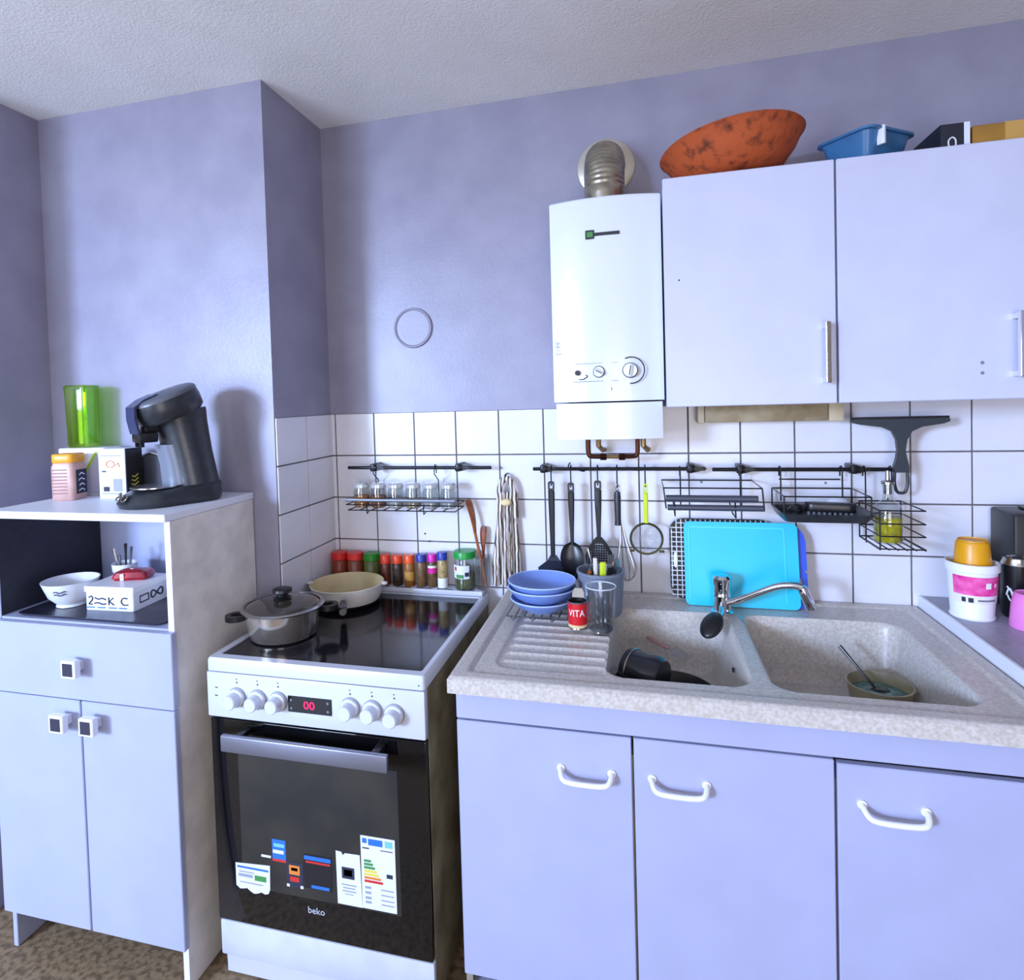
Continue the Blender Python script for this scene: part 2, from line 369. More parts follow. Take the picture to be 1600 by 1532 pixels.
sheet(0, 0, 0, 0, 'sticker', [(blue_ink, -0.135, -0.043, 0.311, 0.316), (grey_ink, -0.130, -0.085, 0.300, 0.303), (grey_ink, -0.132, -0.090, 0.288, 0.296), (green_ink, -0.084, -0.050, 0.283, 0.297), (grey_ink, -0.128, -0.060, 0.272, 0.275)], torn)
sheet(-0.029, 0.010, 0.345, 0.402, 'sticker', [(paper, -0.027, 0.004, 0.366, 0.375), (red_ink, -0.029, 0.010, 0.345, 0.351), (lblue, -0.024, 0.006, 0.383, 0.392)], base=blue_ink)
sheet(0.010, 0.057, 0.285, 0.350, 'sticker', [(org_ink, 0.018, 0.048, 0.318, 0.342), (yel_ink, 0.024, 0.042, 0.328, 0.336), (red_ink, 0.020, 0.046, 0.300, 0.312), (paper, 0.010, 0.018, 0.285, 0.292), (paper, 0.049, 0.057, 0.285, 0.292)], base=ink)
sheet(0.060, 0.138, 0.290, 0.378, 'sticker', [(blue_ink, 0.062, 0.136, 0.364, 0.374), (red_ink, 0.066, 0.134, 0.356, 0.361), (blue_ink, 0.080, 0.130, 0.292, 0.300)], base=M('smoky_film', (30, 28, 32), 0.3))
sheet(-0.062, -0.034, 0.350, 0.356, 'sticker')
notch = [(0.151, 0.400), (0.166, 0.399), (0.170, 0.391), (0.176, 0.397), (0.216, 0.398), (0.219, 0.266), (0.152, 0.266)]
sheet(0, 0, 0, 0, 'sticker', [(ink, 0.166, 0.200, 0.333, 0.362), (grey_ink, 0.172, 0.194, 0.340, 0.356), (grey_ink, 0.164, 0.205, 0.316, 0.319), (grey_ink, 0.168, 0.201, 0.308, 0.311), (grey_ink, 0.166, 0.203, 0.300, 0.303), (grey_ink, 0.172, 0.196, 0.293, 0.295)], notch)
it = [(blue_ink, 0.224, 0.236, 0.432, 0.444), (blue_ink, 0.240, 0.278, 0.428, 0.444), (lblue, 0.284, 0.304, 0.428, 0.444), (ink, 0.224, 0.242, 0.418, 0.421), (ink, 0.272, 0.304, 0.418, 0.420)]
for i, mm in enumerate((green_ink, green_ink, green_ink, yel_ink, yel_ink, org_ink, red_ink)): it.append((mm, 0.227, 0.246 + 0.005 * i, 0.385 - 0.0085 * i, 0.391 - 0.0085 * i))
it += [(ink, 0.286, 0.302, 0.352, 0.362)]
for z in (0.318, 0.305, 0.292, 0.281): it += [(grey_ink, 0.228, 0.244, z, z + 0.006), (grey_ink, 0.270, 0.304, z + 0.001, z + 0.004)]
sheet(0.2195, 0.310, 0.267, 0.450, 'sticker', it)
text('beko', 0.024, M('logo_silver', (190, 194, 205), 0.4), od, (0.090 + cx, -0.6626 + cy, 0.232), name='logo')

# ------------------------------------------------------------------ sink unit
sb = thing('sink_base_cabinet', 'white base cabinet with three doors under the double sink', 'cabinet', (1.072, -0.34, 0))
sx_, sy_ = -1.072, 0.34
def sbox(b, x0, x1, y0, y1, z0, z1, bev=0.0, seg=1): return b.box(x0 + sx_, x1 + sx_, y0 + sy_, y1 + sy_, z0, z1, bev, seg)
for x in (0.472, 0.866, 1.268, 1.658): sbox(B(), x, x + 0.016, -0.632, -0.02, 0.085, 0.710).build('side_panel', M('cabinet_side', (170, 160, 140), 0.6, var=0.15), sb, 0)
sbox(B(), 0.472, 1.674, -0.632, -0.02, 0.085, 0.10).build('bottom_shelf', base_lam_shaded, sb, 0)
sbox(B(), 0.472, 1.674, -0.0195, -0.010, 0.085, 0.860).build('back_panel', base_lam_shaded, sb, 0)
sbox(B(), 0.473, 1.674, -0.651, -0.6325, 0.763, 0.840, 0.0015).build('fascia', base_lam_shaded, sb, 0)
sbox(B(), 0.480, 1.67, -0.585, -0.57, 0.002, 0.0845).build('plinth', M('plinth_dark', (70, 66, 60), 0.7), sb, 0)
sbox(B(), 0.472, 0.488, -0.6325, -0.02, 0.7105, 0.846).build('side_rail', MATS['cabinet_side'], sb, 0)
sbox(B(), 1.658, 1.674, -0.6325, -0.02, 0.7105, 0.846).build('side_rail', MATS['cabinet_side'], sb, 0)
hm = M('handle_white', (238, 238, 236), 0.3)
for x0, x1, hx in ((0.473, 0.8725, 0.773), (0.8775, 1.2730, 0.971), (1.2785, 1.674, 1.3775)):
    d = sbox(B(), x0, x1, -0.651, -0.6325, 0.142, 0.758 if x0 < 1.2 else 0.752, 0.002).build('door', base_lam_shaded, sb, 0)
    y = -0.651 + sy_; z = 0.668; X = hx + sx_
    p = smooth_path([(X - 0.056, y, z + 0.006), (X - 0.056, y - 0.012, z + 0.004), (X - 0.050, y - 0.027, z - 0.004), (X - 0.035, y - 0.031, z - 0.008), (X, y - 0.032, z - 0.009), (X + 0.035, y - 0.031, z - 0.008), (X + 0.050, y - 0.027, z - 0.004), (X + 0.056, y - 0.012, z + 0.004), (X + 0.056, y, z + 0.006)], 4)
    hb = B().tube(p, 0.0058, 10)
    for s in (-1, 1): hb.cyl(0.009, 0.0, 0.004, 14, (X + 0.056 * s, y, z + 0.006), '-y')
    hb.build('handle', hm, d)

sk = thing('double_sink', 'beige resin double sink with ribbed drainboard set on the base cabinet', 'sink', (1.066, -0.35, 0.885))
SX0, SX1, SY0, SY1 = 0.470, 1.662, -0.706, -0.007
def sdr(x, y, x0, x1, y0, y1, r):
    qx = abs(x - (x0 + x1) / 2) - (x1 - x0) / 2 + r; qy = abs(y - (y0 + y1) / 2) - (y1 - y0) / 2 + r
    return min(max(qx, qy), 0) + math.hypot(max(qx, 0), max(qy, 0)) - r
def sst(a, b, t):
    t = min(1, max(0, (t - a) / (b - a))); return t * t * (3 - 2 * t)
def sinkz(x, y):
    z = 0.0
    e = -sdr(x, y, SX0, SX1, SY0, SY1, 0.012)
    z -= 0.006 * (1 - sst(0, 0.008, e))                      # rounded outer edge
    z -= 0.005 * sst(0.036, 0.044, e)                        # step inside the raised rim
    d0 = sdr(x, y, 0.512, 1.60, -0.664, -0.150, 0.03)
    if x < 0.80: z -= 0.004 * math.exp(-((d0) / 0.005) ** 2)     # channel along the edge
    dd = sdr(x, y, 0.556, 0.86, -0.625, -0.16, 0.045)
    if x < 0.815:
        z -= 0.005 * sst(0.0, -0.008, dd) * 1.0 if dd < 0 else 0
        if dd < -0.012:
            ph = (y + 0.60) / 0.047; f = ph - math.floor(ph)
            z += 0.0055 * math.exp(-((f - 0.5) / 0.10) ** 2) * sst(-0.012, -0.026, dd)
    for x0, x1 in ((0.815, 1.132), (1.168, 1.560)):
        db = -sdr(x, y, x0, x1, -0.626, -0.158, 0.055)
        if db > 0:
            k = sst(0, 0.050, db) * 0.62 + 0.38 * sst(0.0, 0.024, db)
            z -= 0.165 * k
            z -= 0.004 * sst(0.05, 0.16, db)
    return z
nx, ny = 298, 175
vs_, fs_ = [], []
for j in range(ny + 1):
    for i in range(nx + 1):
        x = SX0 + (SX1 - SX0) * i / nx; y = SY0 + (SY1 - SY0) * j / ny
        vs_.append((x - 1.066, y + 0.35, sinkz(x, y)))
W_ = nx + 1
for j in range(ny):
    for i in range(nx): fs_.append((j * W_ + i, j * W_ + i + 1, (j + 1) * W_ + i + 1, (j + 1) * W_ + i))
# turned-down outer lip
loop = [i for i in range(W_)] + [j * W_ + nx for j in range(1, ny + 1)] + [ny * W_ + i for i in range(nx - 1, -1, -1)] + [j * W_ for j in range(ny - 1, 0, -1)]
base = len(vs_)
for i in loop: vs_.append((vs_[i][0], vs_[i][1], -0.038))
n = len(loop)
for k in range(n): fs_.append((loop[k], loop[(k + 1) % n], base + (k + 1) % n, base + k))
B().add(vs_, fs_).build('basin', resin, sk, 50)
for x, y in ((0.985, -0.35), (1.30, -0.36)):
    B().lathe([(0.043, -0.1685), (0.043, -0.1665), (0.034, -0.166), (0.030, -0.1678), (0.001, -0.1682)], 28, (x - 1.066, y + 0.35, 0)).build('drain', steel, sk)
b = B().cyl(0.006, 0, 0.004, 14, (0, 0, 0), 'x'); b.xf(Matrix.Translation((1.116 - 1.066, -0.42 + 0.35, -0.055)) @ Matrix.Rotation(R(180), 4, 'Z')); b.build('overflow_hole', dark_in, sk)

# chrome mixer tap
tp = thing('mixer_tap', 'chrome single-lever mixer tap with swung-out spout behind the sink', 'tap', (1.123, -0.150, 0.8805))
B().lathe([(0.0001, 0.0), (0.031, 0.0), (0.031, 0.006), (0.025, 0.010), (0.0235, 0.045), (0.0245, 0.048), (0.0245, 0.052), (0.0235, 0.055), (0.0235, 0.078), (0.026, 0.084), (0.0262, 0.100), (0.020, 0.108), (0.0001, 0.110)], 32).build('body', chrome, tp)
sp = smooth_path([(0.015, -0.02, 0.035), (0.045, -0.035, 0.052), (0.085, -0.055, 0.078), (0.13, -0.075, 0.104), (0.165, -0.088, 0.112), (0.188, -0.096, 0.109)], 6)
B().tube(sp, 0.0095, 12).build('spout', chrome, tp)
b = B().lathe([(0.0001, 0.006), (0.011, 0.005), (0.013, -0.004), (0.0135, -0.052), (0.011, -0.056), (0.0001, -0.056)], 20)
b.xf(Matrix.Translation((0.188, -0.096, 0.106)) @ Matrix.Rotation(R(-22), 4, 'Y')); b.build('nozzle', chrome, tp)
b = B().use(chrome).tube([(-0.004, -0.022, 0.03), (-0.010, -0.06, 0.022), (-0.018, -0.085, 0.016)], [0.007, 0.006, 0.006], 10)
k0 = len(b.v); b.use(black_pl).sphere(0.036, (0, 0, 0), 22, 12, 0.80, 1.28, 0.42)  # black stands in for dark reflections on the chrome paddle
b.xf(Matrix.Translation((-0.042, -0.125, 0.006)) @ Matrix.Rotation(R(-28), 4, 'Z') @ Matrix.Rotation(R(30), 4, 'X'), k0)
b.build('lever', None, tp)
B().tube([(0.040, -0.03, 0.004), (0.046, -0.07, -0.004)], 0.003, 8).build('chain_stay', chrome, tp)

# worktop to the right of the sink, on its own base cabinet
wt = thing('worktop', 'grey laminate worktop with white front edge right of the sink', 'worktop', (2.28, -0.35, 0.872))
B().use(M('grey_laminate', (168, 166, 182), 0.4, var=0.08, vscale=90)).box(-0.605, 0.615, -0.353, 0.343, 0, 0.040, 0.002, 1).build('slab', None, wt, 0)
B().box(-0.6165, -0.6055, -0.355, 0.343, -0.004, 0.042, 0.002, 1).build('edge_strip', white_edge, wt, 0)
rb = thing('base_cabinet', 'white base cabinet under the grey worktop at the right edge', 'cabinet', (2.28, -0.33, 0))
B().box(-0.60, 0.61, -0.30, 0.31, 0.08, 0.8675, 0.002, 1).build('body', white_lam, rb, 0)
for x in (-0.60, 0.006):
    B().box(x, x + 0.60, -0.319, -0.3005, 0.14, 0.86, 0.002, 1).build('door', white_lam, rb, 0)
B().box(-0.58, 0.59, -0.25, 0.30, 0.002, 0.0795).build('plinth', MATS['plinth_dark'], rb, 0)

# ------------------------------------------------------------------ wall cabinet
wc = thing('wall_cabinet', 'white two-door wall cabinet hung beside the water heater', 'cabinet', (1.381, -0.16, 1.476))
B().box(-0.403, 0.405, -0.140, 0.1595, 0.0, 0.594, 0.001, 1).build('body', white_lam, wc, 0)
for x0, x1, hx in ((-0.4045, -0.0025, -0.029), (0.0025, 0.4055, 0.366)):
    d = B().box(x0, x1, -0.160, -0.1405, 0.0, 0.596, 0.002, 1).build('door', white_lam, wc, 0)
    h = B().box(hx - 0.006, hx + 0.006, -0.196, -0.184, 0.050, 0.200, 0.002)
    for z in (0.058, 0.190): h.box(hx - 0.005, hx + 0.005, -0.185, -0.1602, z - 0.006, z + 0.006)
    h.build('handle', chrome, d, 0)
    if hx > 0:
        b = B()
        for z in (0.062, 0.086): b.cyl(0.004, 0, 0.001, 10, (hx - 0.064, -0.160, z), '-y')
        b.build('old_screw_hole', grey_pl, d)
    else:
        B().cyl(0.0022, 0, 0.001, 8, (-0.368, -0.160, 0.330), '-y').build('paint_chip', dark_in, d)
sl = thing('strip_light', 'beige strip light fixed under the wall cabinet', 'light', (1.278, -0.045, 1.416))
B().box(-0.185, 0.145, -0.030, 0.036, 0.006, 0.058, 0.004).build('diffuser', M('old_diffuser', (176, 160, 128), 0.4, col2=(150, 130, 96), vscale=20), sl)
B().box(0.146, 0.184, -0.032, 0.037, 0.004, 0.059, 0.003).build('end_cap', M('old_cream', (206, 190, 158), 0.5), sl)
B().box(-0.205, -0.186, -0.032, 0.037, 0.004, 0.059, 0.003).build('end_cap', MATS['old_cream'], sl)

# ------------------------------------------------------------------ gas water heater
wh = thing('water_heater', 'white gas water heater on the wall left of the wall cabinet', 'water heater', (0.822, 0, 1.39))
prof = []
for i in range(13):
    t = -1 + 2 * i / 12; prof.append((0.151 * t, -0.252 - 0.026 * (1 - t * t)))
poly = prof + [(0.151, -0.004), (-0.151, -0.004)]
hb = B().rings([[(x, y, 0.106) for x, y in poly], [(x, y, 0.664) for x, y in poly], [(x * 0.985, y * 0.99, 0.668) for x, y in poly]])
casing = hb.build('casing', enamel_b, wh, 30)
poly2 = [(x * 0.965, max(y, -0.5) * 0.985) for x, y in prof] + [(0.146, -0.004), (-0.146, -0.004)]
B().rings([[(x, y, 0.0) for x, y in poly2], [(x, y, 0.1015) for x, y in poly2]]).build('lower_cover', enamel_b, wh, 30)
fy = -0.2765
dk = M('dark_print2', (34, 36, 40), 0.5)
b = B().use(dk).box(-0.050, -0.026, fy - 0.003, fy + 0.006, 0.554, 0.578).use(green_ink).box(-0.046, -0.030, fy - 0.0036, fy - 0.003, 0.559, 0.573).use(dk).box(-0.026, 0.042, fy - 0.0025, fy + 0.004, 0.561, 0.570)
b.build('emblem', None, wh, 0)
b = B().use(grey_pl).box(-0.094, 0.030, fy - 0.0012, fy + 0.006, 0.2115, 0.2125).box(-0.094, 0.030, fy - 0.0012, fy + 0.006, 0.1615, 0.163)
b.use(dk).cyl(0.0075, -0.006, 0.002, 16, (-0.081, fy, 0.187), '-y')
b.tube(smooth_path([(-0.078, fy - 0.001, 0.169), (-0.068, fy - 0.001, 0.168), (-0.060, fy - 0.001, 0.172), (-0.054, fy - 0.001, 0.176), (-0.058, fy - 0.001, 0.181)], 3), 0.0012, 6)
b.cyl(0.007, -0.006, 0.0012, 14, (0.006, fy, 0.140), '-y')
b.build('control_marks', None, wh)
def rknob(x, z, r):
    k = B().use(dk).lathe([(r, -0.006), (r, 0.0015), (r - 0.0022, 0.0015)], 28, (x, fy, z), '-y').use(enamel_b).cyl(r - 0.0022, -0.004, 0.010, 28, (x, fy, z), '-y', 0.001)
    k0 = len(k.v); k.use(enamel_b).box(-r * 0.8, r * 0.8, -0.018, -0.009, -0.005, 0.005, 0.002).use(dk).box(-r * 0.6, r * 0.6, -0.0186, -0.0178, -0.0013, 0.0013)
    k.xf(Matrix.Translation((x, fy, z)) @ Matrix.Rotation(R(28 if r < 0.02 else 100), 4, 'Y'), k0); k.build('knob', None, wh)
rknob(-0.022, 0.188, 0.0165); rknob(0.062, 0.189, 0.021)
b = B(); pts = [(0.064 + 0.036 * cos(R(a)), fy - 0.0005, 0.189 + 0.036 * sin(R(a))) for a in range(-95, 120, 10)]
b.tube(pts, 0.0016, 6).build('dial_scale', dk, wh)
text('6613', 0.020, M('pencil', (196, 204, 224), 0.7), wh, (-0.136, -0.2600, 0.258), (R(90), R(88), R(-8)))
fl = thing('flue_pipe', 'ribbed metal flue elbow rising from the water heater into the wall', 'flue pipe', (0.820, -0.135, 2.0585))
flm = M('flue_metal', (190, 180, 160), 0.30, metal=0.85, var=0.2, vscale=25)
b = B()
path = [(0, 0, 0), (0, 0, 0.02), (0, 0, 0.04)]
for i in range(0, 61): path.append((0, 0.085 - 0.085 * cos(R(90 * i / 60)), 0.060 + 0.110 * sin(R(90 * i / 60))))
path += [(0, 0.11, 0.170), (0, 0.133, 0.170)]
rad = [0.058 if i < 3 else (0.057 + (0.0022 if (i // 2) % 2 else 0)) for i in range(len(path))]
b.tube(path, rad, 28).build('duct', flm, fl)
B().lathe([(0.060, 0.0), (0.060, 0.010), (0.078, 0.008), (0.088, 0.004), (0.090, 0.0)], 36, (0, 0.1335, 0.172), '-y').build('wall_rosette', M('rosette_metal', (214, 206, 190), 0.28, metal=0.6), fl)
# pipework under the heater
pw = thing('copper_pipes', 'dark copper pipework under the water heater', 'pipes', (0.825, -0.12, 1.325))
for s, xx in ((-1, -0.073), (1, 0.073)):
    p = [(xx, 0, 0.0640), (xx, 0, 0.022), (xx * 0.96, 0, 0.008), (xx * 0.86, 0, 0.003), (xx * 0.40, 0, 0.002)]
    B().tube(smooth_path(p, 4), 0.0068, 10).build('pipe', copper, pw)
    B().cyl(0.0115, min(xx * 0.50, xx * 0.25), max(xx * 0.50, xx * 0.25), 6, (0, 0, 0.002), 'x').build('union_nut', copper, pw)
B().cyl(0.006, -0.025, 0.025, 10, (0, 0, 0.002), 'x').build('coupling', M('old_brass', (150, 120, 76), 0.4, metal=0.8), pw)
for xx in (-0.045, 0.09):
    B().tube([(xx, 0.06, 0.0640), (xx, 0.06, 0.03), (xx + 0.012, 0.085, 0.014), (xx + 0.014, 0.110, 0.014)], 0.008, 10).build('stub_pipe', M('old_brass', (150, 120, 76)), pw)

# ------------------------------------------------------------------ rails on the tiles
def bracket(b, x, flip=1):
    b.cyl(0.013, -0.0575, -0.054 + 0.0, 12, (x, -0.0645, 0), 'y') if 0 else None
    b.box(x - 0.008, x + 0.008, -0.012, 0.0535, -0.012, 0.014, 0.003)
    b.cyl(0.0115, x - 0.010, x + 0.012, 14, (0, 0, 0), 'x')
    b.prism([(x + 0.012, -0.011), (x + 0.012, 0.011), (x + 0.036 * flip + (0.012 if flip > 0 else 0.0), 0.0)] if flip > 0 else [(x - 0.010, -0.011), (x - 0.010, 0.011), (x - 0.02, 0)], -0.006, 0.03)
def rail(name, label, x0, x1, br, z=1.283):
    t = thing(name, label, 'rail', (0, -0.06, z), 0, 'utensil rails on the tiles')
    B().cyl(0.0058, x0, x1, 12, (0, 0, 0), 'x', 0.002).build('rod', dark_wire, t)
    for x in br:
        b = B(); bracket(b, x); b.build('bracket', dark_wire, t)
    return t
rail('utensil_rail', 'dark metal rail above the spice jars near the corner', -0.079, 0.434, (0.018, 0.322), 1.2875)
rail('utensil_rail', 'dark metal rail with hanging utensils under the water heater', 0.571, 1.094, (0.605, 1.050), 1.283)
rail('utensil_rail', 'dark metal rail holding the wire baskets below the wall cabinet', 1.112, 1.604, (1.190, 1.488), 1.281)

# hooks + hanging utensils (root sits on the rail)
RZ = 1.283; RY = -0.06
def s_hook(x, drop, label):
    p = [(0, 0.011, -0.006), (0, 0.011, 0.004), (0, 0.006, 0.0105), (0, -0.002, 0.0108), (0, -0.010, 0.004), (0, -0.011, -0.012), (0, -0.009, -drop + 0.010), (0, -0.009, -drop), (0, -0.013, -drop - 0.007), (0, -0.020, -drop - 0.004)]
    t = thing('s_hook', label, 'hook', (x, RY, RZ), 0, 'hooks on the rail')
    B().tube(smooth_path(p, 4), 0.0021, 7).build('wire', dark_wire, t)
def flat_handle(b, z0, z1, w0, w1, y, th=0.008):
    """handle with a hanging eye at z0, going down to z1"""
    b.frame(rrect(-w0 / 2, w0 / 2, z0 - 0.026, z0 + 0.004, 0.006, 4), rrect(-w0 * 0.24, w0 * 0.24, z0 - 0.019, z0 - 0.003, 0.0025, 4), y - th / 2, y + th / 2)
    rs = []
    for i in range(9):
        t = i / 8; z = z0 - 0.025 + (z1 - z0 + 0.025) * t; w = w0 + (w1 - w0) * sst(0, 1, t)
        rs.append([(px * w / 2, y + py * th * 0.5, z) for px, py in ((-1, -0.3), (-0.6, -1), (0.6, -1), (1, -0.3), (1, 0.3), (0.6, 1), (-0.6, 1), (-1, 0.3))])
    b.rings(rs)
UY = -0.073
# turner
s_hook(0.630, 0.044, 'hook holding the black turner')
t = thing('turner', 'black turner with triangular blade hanging leftmost on the rail', 'turner', (0.630, UY, 1.238))
b = B(); flat_handle(b, 0.003, -0.235, 0.020, 0.014, 0.0); b.build('handle', black_pl, t)
b = B().rings([[(px, py, pz) for px, py, pz in r] for r in ([(-0.008, -0.003, -0.228), (0.010, -0.003, -0.228), (0.010, 0.003, -0.228), (-0.008, 0.003, -0.228)], [(-0.018, -0.0035, -0.246), (0.022, -0.0035, -0.246), (0.022, 0.002, -0.246), (-0.018, 0.002, -0.246)], [(-0.050, 0.009, -0.272), (0.050, 0.009, -0.270), (0.050, 0.012, -0.270), (-0.050, 0.012, -0.272)], [(-0.050, 0.020, -0.325), (0.050, 0.020, -0.325), (0.050, 0.022, -0.325), (-0.050, 0.022, -0.325)])])
b.build('blade', M('turner_blade', (40, 46, 62), 0.35), t, 20)
# serving spoon
s_hook(0.692, 0.048, 'hook holding the black serving spoon')
t = thing('serving_spoon', 'black serving spoon hanging beside the turner', 'spoon', (0.692, UY, 1.234))
b = B(); flat_handle(b, 0.003, -0.190, 0.020, 0.011, 0.0); b.build('handle', black_pl, t)
b = B(); k0 = 0
rs = []
for i in range(15):
    u = i / 14; w = 0.034 * (sin(pi * (u ** 0.8)) ** 0.62 if 0 < u < 1 else 0) + 0.005 * (1 - u); z = -0.180 - 0.125 * u; yy = -0.004 - 0.012 * sin(pi * u)
    rs.append([(-w, yy, z), (-w * 0.6, yy + 0.010, z), (0, yy + 0.014, z), (w * 0.6, yy + 0.010, z), (w, yy, z), (w * 0.6, yy + 0.007, z), (0, yy + 0.011, z), (-w * 0.6, yy + 0.007, z)])
b.rings(rs).build('bowl', M('spoon_black', (26, 27, 32), 0.28), t, 60)
# skimmer
s_hook(0.775, 0.042, 'hook holding the black skimmer')
t = thing('skimmer', 'black perforated skimmer hanging behind the grey utensil pot', 'skimmer', (0.775, UY, 1.241))
b = B(); flat_handle(b, 0.003, -0.186, 0.022, 0.012, 0.0); b.build('handle', black_pl, t)
b = B(); ou = [(0.043 * cos(2 * pi * i / 32) * (1.0 if sin(2 * pi * i / 32) < 0 else 1 - 0.45 * sin(2 * pi * i / 32)), -0.228 + 0.062 * sin(2 * pi * i / 32)) for i in range(32)]
inn = [(x * 0.72, -0.228 + (z + 0.228) * 0.72) for x, z in ou]
b.frame(ou, inn, -0.003, 0.001)
for k in range(-4, 5):
    w = 0.031
    b.box(k * 0.0072 - 0.0016, k * 0.0072 + 0.0016, -0.0015, 0.001, -0.228 - 0.046 * math.sqrt(max(0, 1 - (k / 4.6) ** 2)), -0.228 + 0.044 * math.sqrt(max(0, 1 - (k / 4.2) ** 2)))
for k in range(-5, 6):
    w = 0.031 * math.sqrt(max(0, 1 - (k / 5.8) ** 2)); b.box(-w, w, -0.0018, 0.0008, -0.228 + k * 0.0078 - 0.0018, -0.228 + k * 0.0078 + 0.0018)
b.build('head', black_pl, t)
# whisk
s_hook(0.834, 0.050, 'hook holding the steel whisk')
t = thing('whisk', 'steel balloon whisk with dark handle hanging on the rail', 'whisk', (0.834, UY, 1.228))
b = B().use(steel).tube([(0.006 * cos(2 * pi * i / 16), 0, -0.002 + 0.010 * sin(2 * pi * i / 16)) for i in range(16)], 0.0018, 6, True)
b.use(dark_pl).lathe([(0.0001, -0.012), (0.009, -0.014), (0.0105, -0.03), (0.0095, -0.10), (0.0105, -0.118), (0.0001, -0.120)], 16).build('handle', None, t)
b = B()
for k in range(5):
    a = pi * k / 5; p = [(0.004 * cos(a), 0.004 * sin(a), -0.118), (0.012 * cos(a), 0.012 * sin(a), -0.17), (0.028 * cos(a), 0.028 * sin(a), -0.235), (0.026 * cos(a), 0.026 * sin(a), -0.272), (0, 0, -0.292)]
    q = p + [(-x, -y, z) for x, y, z in p[-2::-1]]
    b.tube(smooth_path(q, 3), 0.0012, 5)
b.xf(Matrix.Rotation(R(-5), 4, 'Y')).build('wires', steel, t)
# strainer
s_hook(0.918, 0.046, 'hook holding the yellow-green strainer')
t = thing('strainer', 'round wire strainer with yellow-green handle hanging on the rail', 'strainer', (0.918, UY, 1.232))
lime = M('lime_plastic', (206, 222, 40), 0.4)
b = B(); flat_handle(b, 0.003, -0.114, 0.014, 0.013, 0.0, 0.006); b.build('handle', lime, t)
b = B().tube([(0.047 * cos(2 * pi * i / 32), 0, -0.162 + 0.047 * sin(2 * pi * i / 32)) for i in range(32)], 0.0036, 8, True); b.build('rim', M('strainer_rim', (70, 66, 30), 0.35, metal=0.4), t)
b = B()
for k in range(-7, 8):
    c = k * 0.0059; w = math.sqrt(max(0, 0.046 ** 2 - c * c)); n_ = 9
    for ax in (0, 1):
        pts = []
        for i in range(n_):
            s_ = -w + 2 * w * i / (n_ - 1); d_ = 0.030 * (1 - (s_ * s_ + c * c) / 0.046 ** 2)
            pts.append((c, d_ * 0.9, -0.162 + s_) if ax else (s_, d_ * 0.9, -0.162 + c))
        b.tube(pts, 0.0005, 4)
o = b.build('mesh', M('mesh_wire', (180, 182, 190), 0.4, metal=0.5), t); o['kind'] = 'stuff'
b = B()
for s in (-1, 1): b.box(s * 0.036, s * 0.052, -0.003, 0.003, -0.203, -0.196, 0.001)
b.build('rest', MATS['strainer_rim'], t)
t = thing('s_hook', 'empty hook lying along the rail between the turner and skimmer', 'hook', (0.715, RY, RZ), 0, 'hooks on the rail')
B().tube(smooth_path([(-0.024, 0, 0.020), (-0.030, 0, 0.012), (-0.026, -0.009, 0.004), (0.0, -0.009, -0.002), (0.018, -0.009, -0.006), (0.024, -0.006, 0.0)], 4), 0.0022, 7).build('wire', dark_wire, t)

# ------------------------------------------------------------------ wire baskets on rail three
def wires(name, m, parent, paths, r=0.0022, seg=6):
    b = B()
    for p in paths: b.tube(p, r, seg)
    return b.build(name, m, parent)
def rectloop(x0, x1, y0, y1, z): return [(x0, y0, z), (x1, y0, z), (x1, y1, z), (x0, y1, z), (x0, y0, z)]
def railhook(x, ztop, zbot, y=0.0): return [(x, 0.012, ztop - 0.020), (x, 0.011, ztop + 0.006), (x, 0.0, ztop + 0.0095), (x, -0.0105, ztop + 0.004), (x, -0.0105, zbot)]
t = thing('roll_holder', 'wire roll holder with two dark tubes hung above the turquoise board', 'holder', (1.095, RY, 1.281))
wires('wire_frame', dark_wire, t, [rectloop(-0.128, 0.130, -0.140, 0.030, -0.036), railhook(-0.075, 0, -0.110), railhook(0.093, 0, -0.110) , [(-0.128, -0.140, -0.036), (-0.125, -0.142, -0.066), (-0.122, -0.142, -0.094)], [(0.130, -0.140, -0.036), (0.134, -0.142, -0.094)],
      [(-0.10, -0.142, -0.075), (-0.098, -0.138, -0.115), (-0.096, -0.06, -0.118), (-0.096, 0.0, -0.10)], [(0.06, -0.142, -0.075), (0.062, -0.138, -0.118), (0.064, -0.06, -0.120), (0.064, 0.0, -0.10)]])
tube_m = M('dark_roll', (66, 70, 84), 0.3)
B().cyl(0.0095, -0.122, 0.120, 16, (0, -0.134, -0.066), 'x').build('tube', tube_m, t)
B().cyl(0.0085, -0.118, 0.136, 16, (0, -0.134, -0.092), 'x').build('tube', tube_m, t)
t = thing('wire_basket', 'wire basket with dark tray hung in the middle of the right rail', 'basket', (1.385, RY, 1.281))
wires('wire_frame', dark_wire, t, [rectloop(-0.105, 0.105, -0.135, 0.026, -0.058), railhook(-0.088, 0, -0.09), railhook(0.072, 0, -0.09), [(-0.088, 0.012, -0.030), (0.072, 0.012, -0.030)], [(-0.105, -0.135, -0.058), (-0.105, -0.135, -0.108)], [(0.105, -0.135, -0.058), (0.105, -0.135, -0.110)], [(-0.105, 0.026, -0.058), (-0.105, 0.026, -0.11)], [(0.105, 0.026, -0.058), (0.105, 0.026, -0.11)]])
b = B().rings([[(x, y, -0.128) for x, y in rrect(-0.10, 0.10, -0.135, 0.020, 0.02)], [(x, y, -0.104) for x, y in rrect(-0.112, 0.118, -0.150, 0.026, 0.02)], [(x, y, -0.106) for x, y in rrect(-0.106, 0.112, -0.144, 0.020, 0.02)], [(x, y, -0.125) for x, y in rrect(-0.096, 0.096, -0.131, 0.016, 0.02)]])
b.build('tray', dark_pl, t, 30)
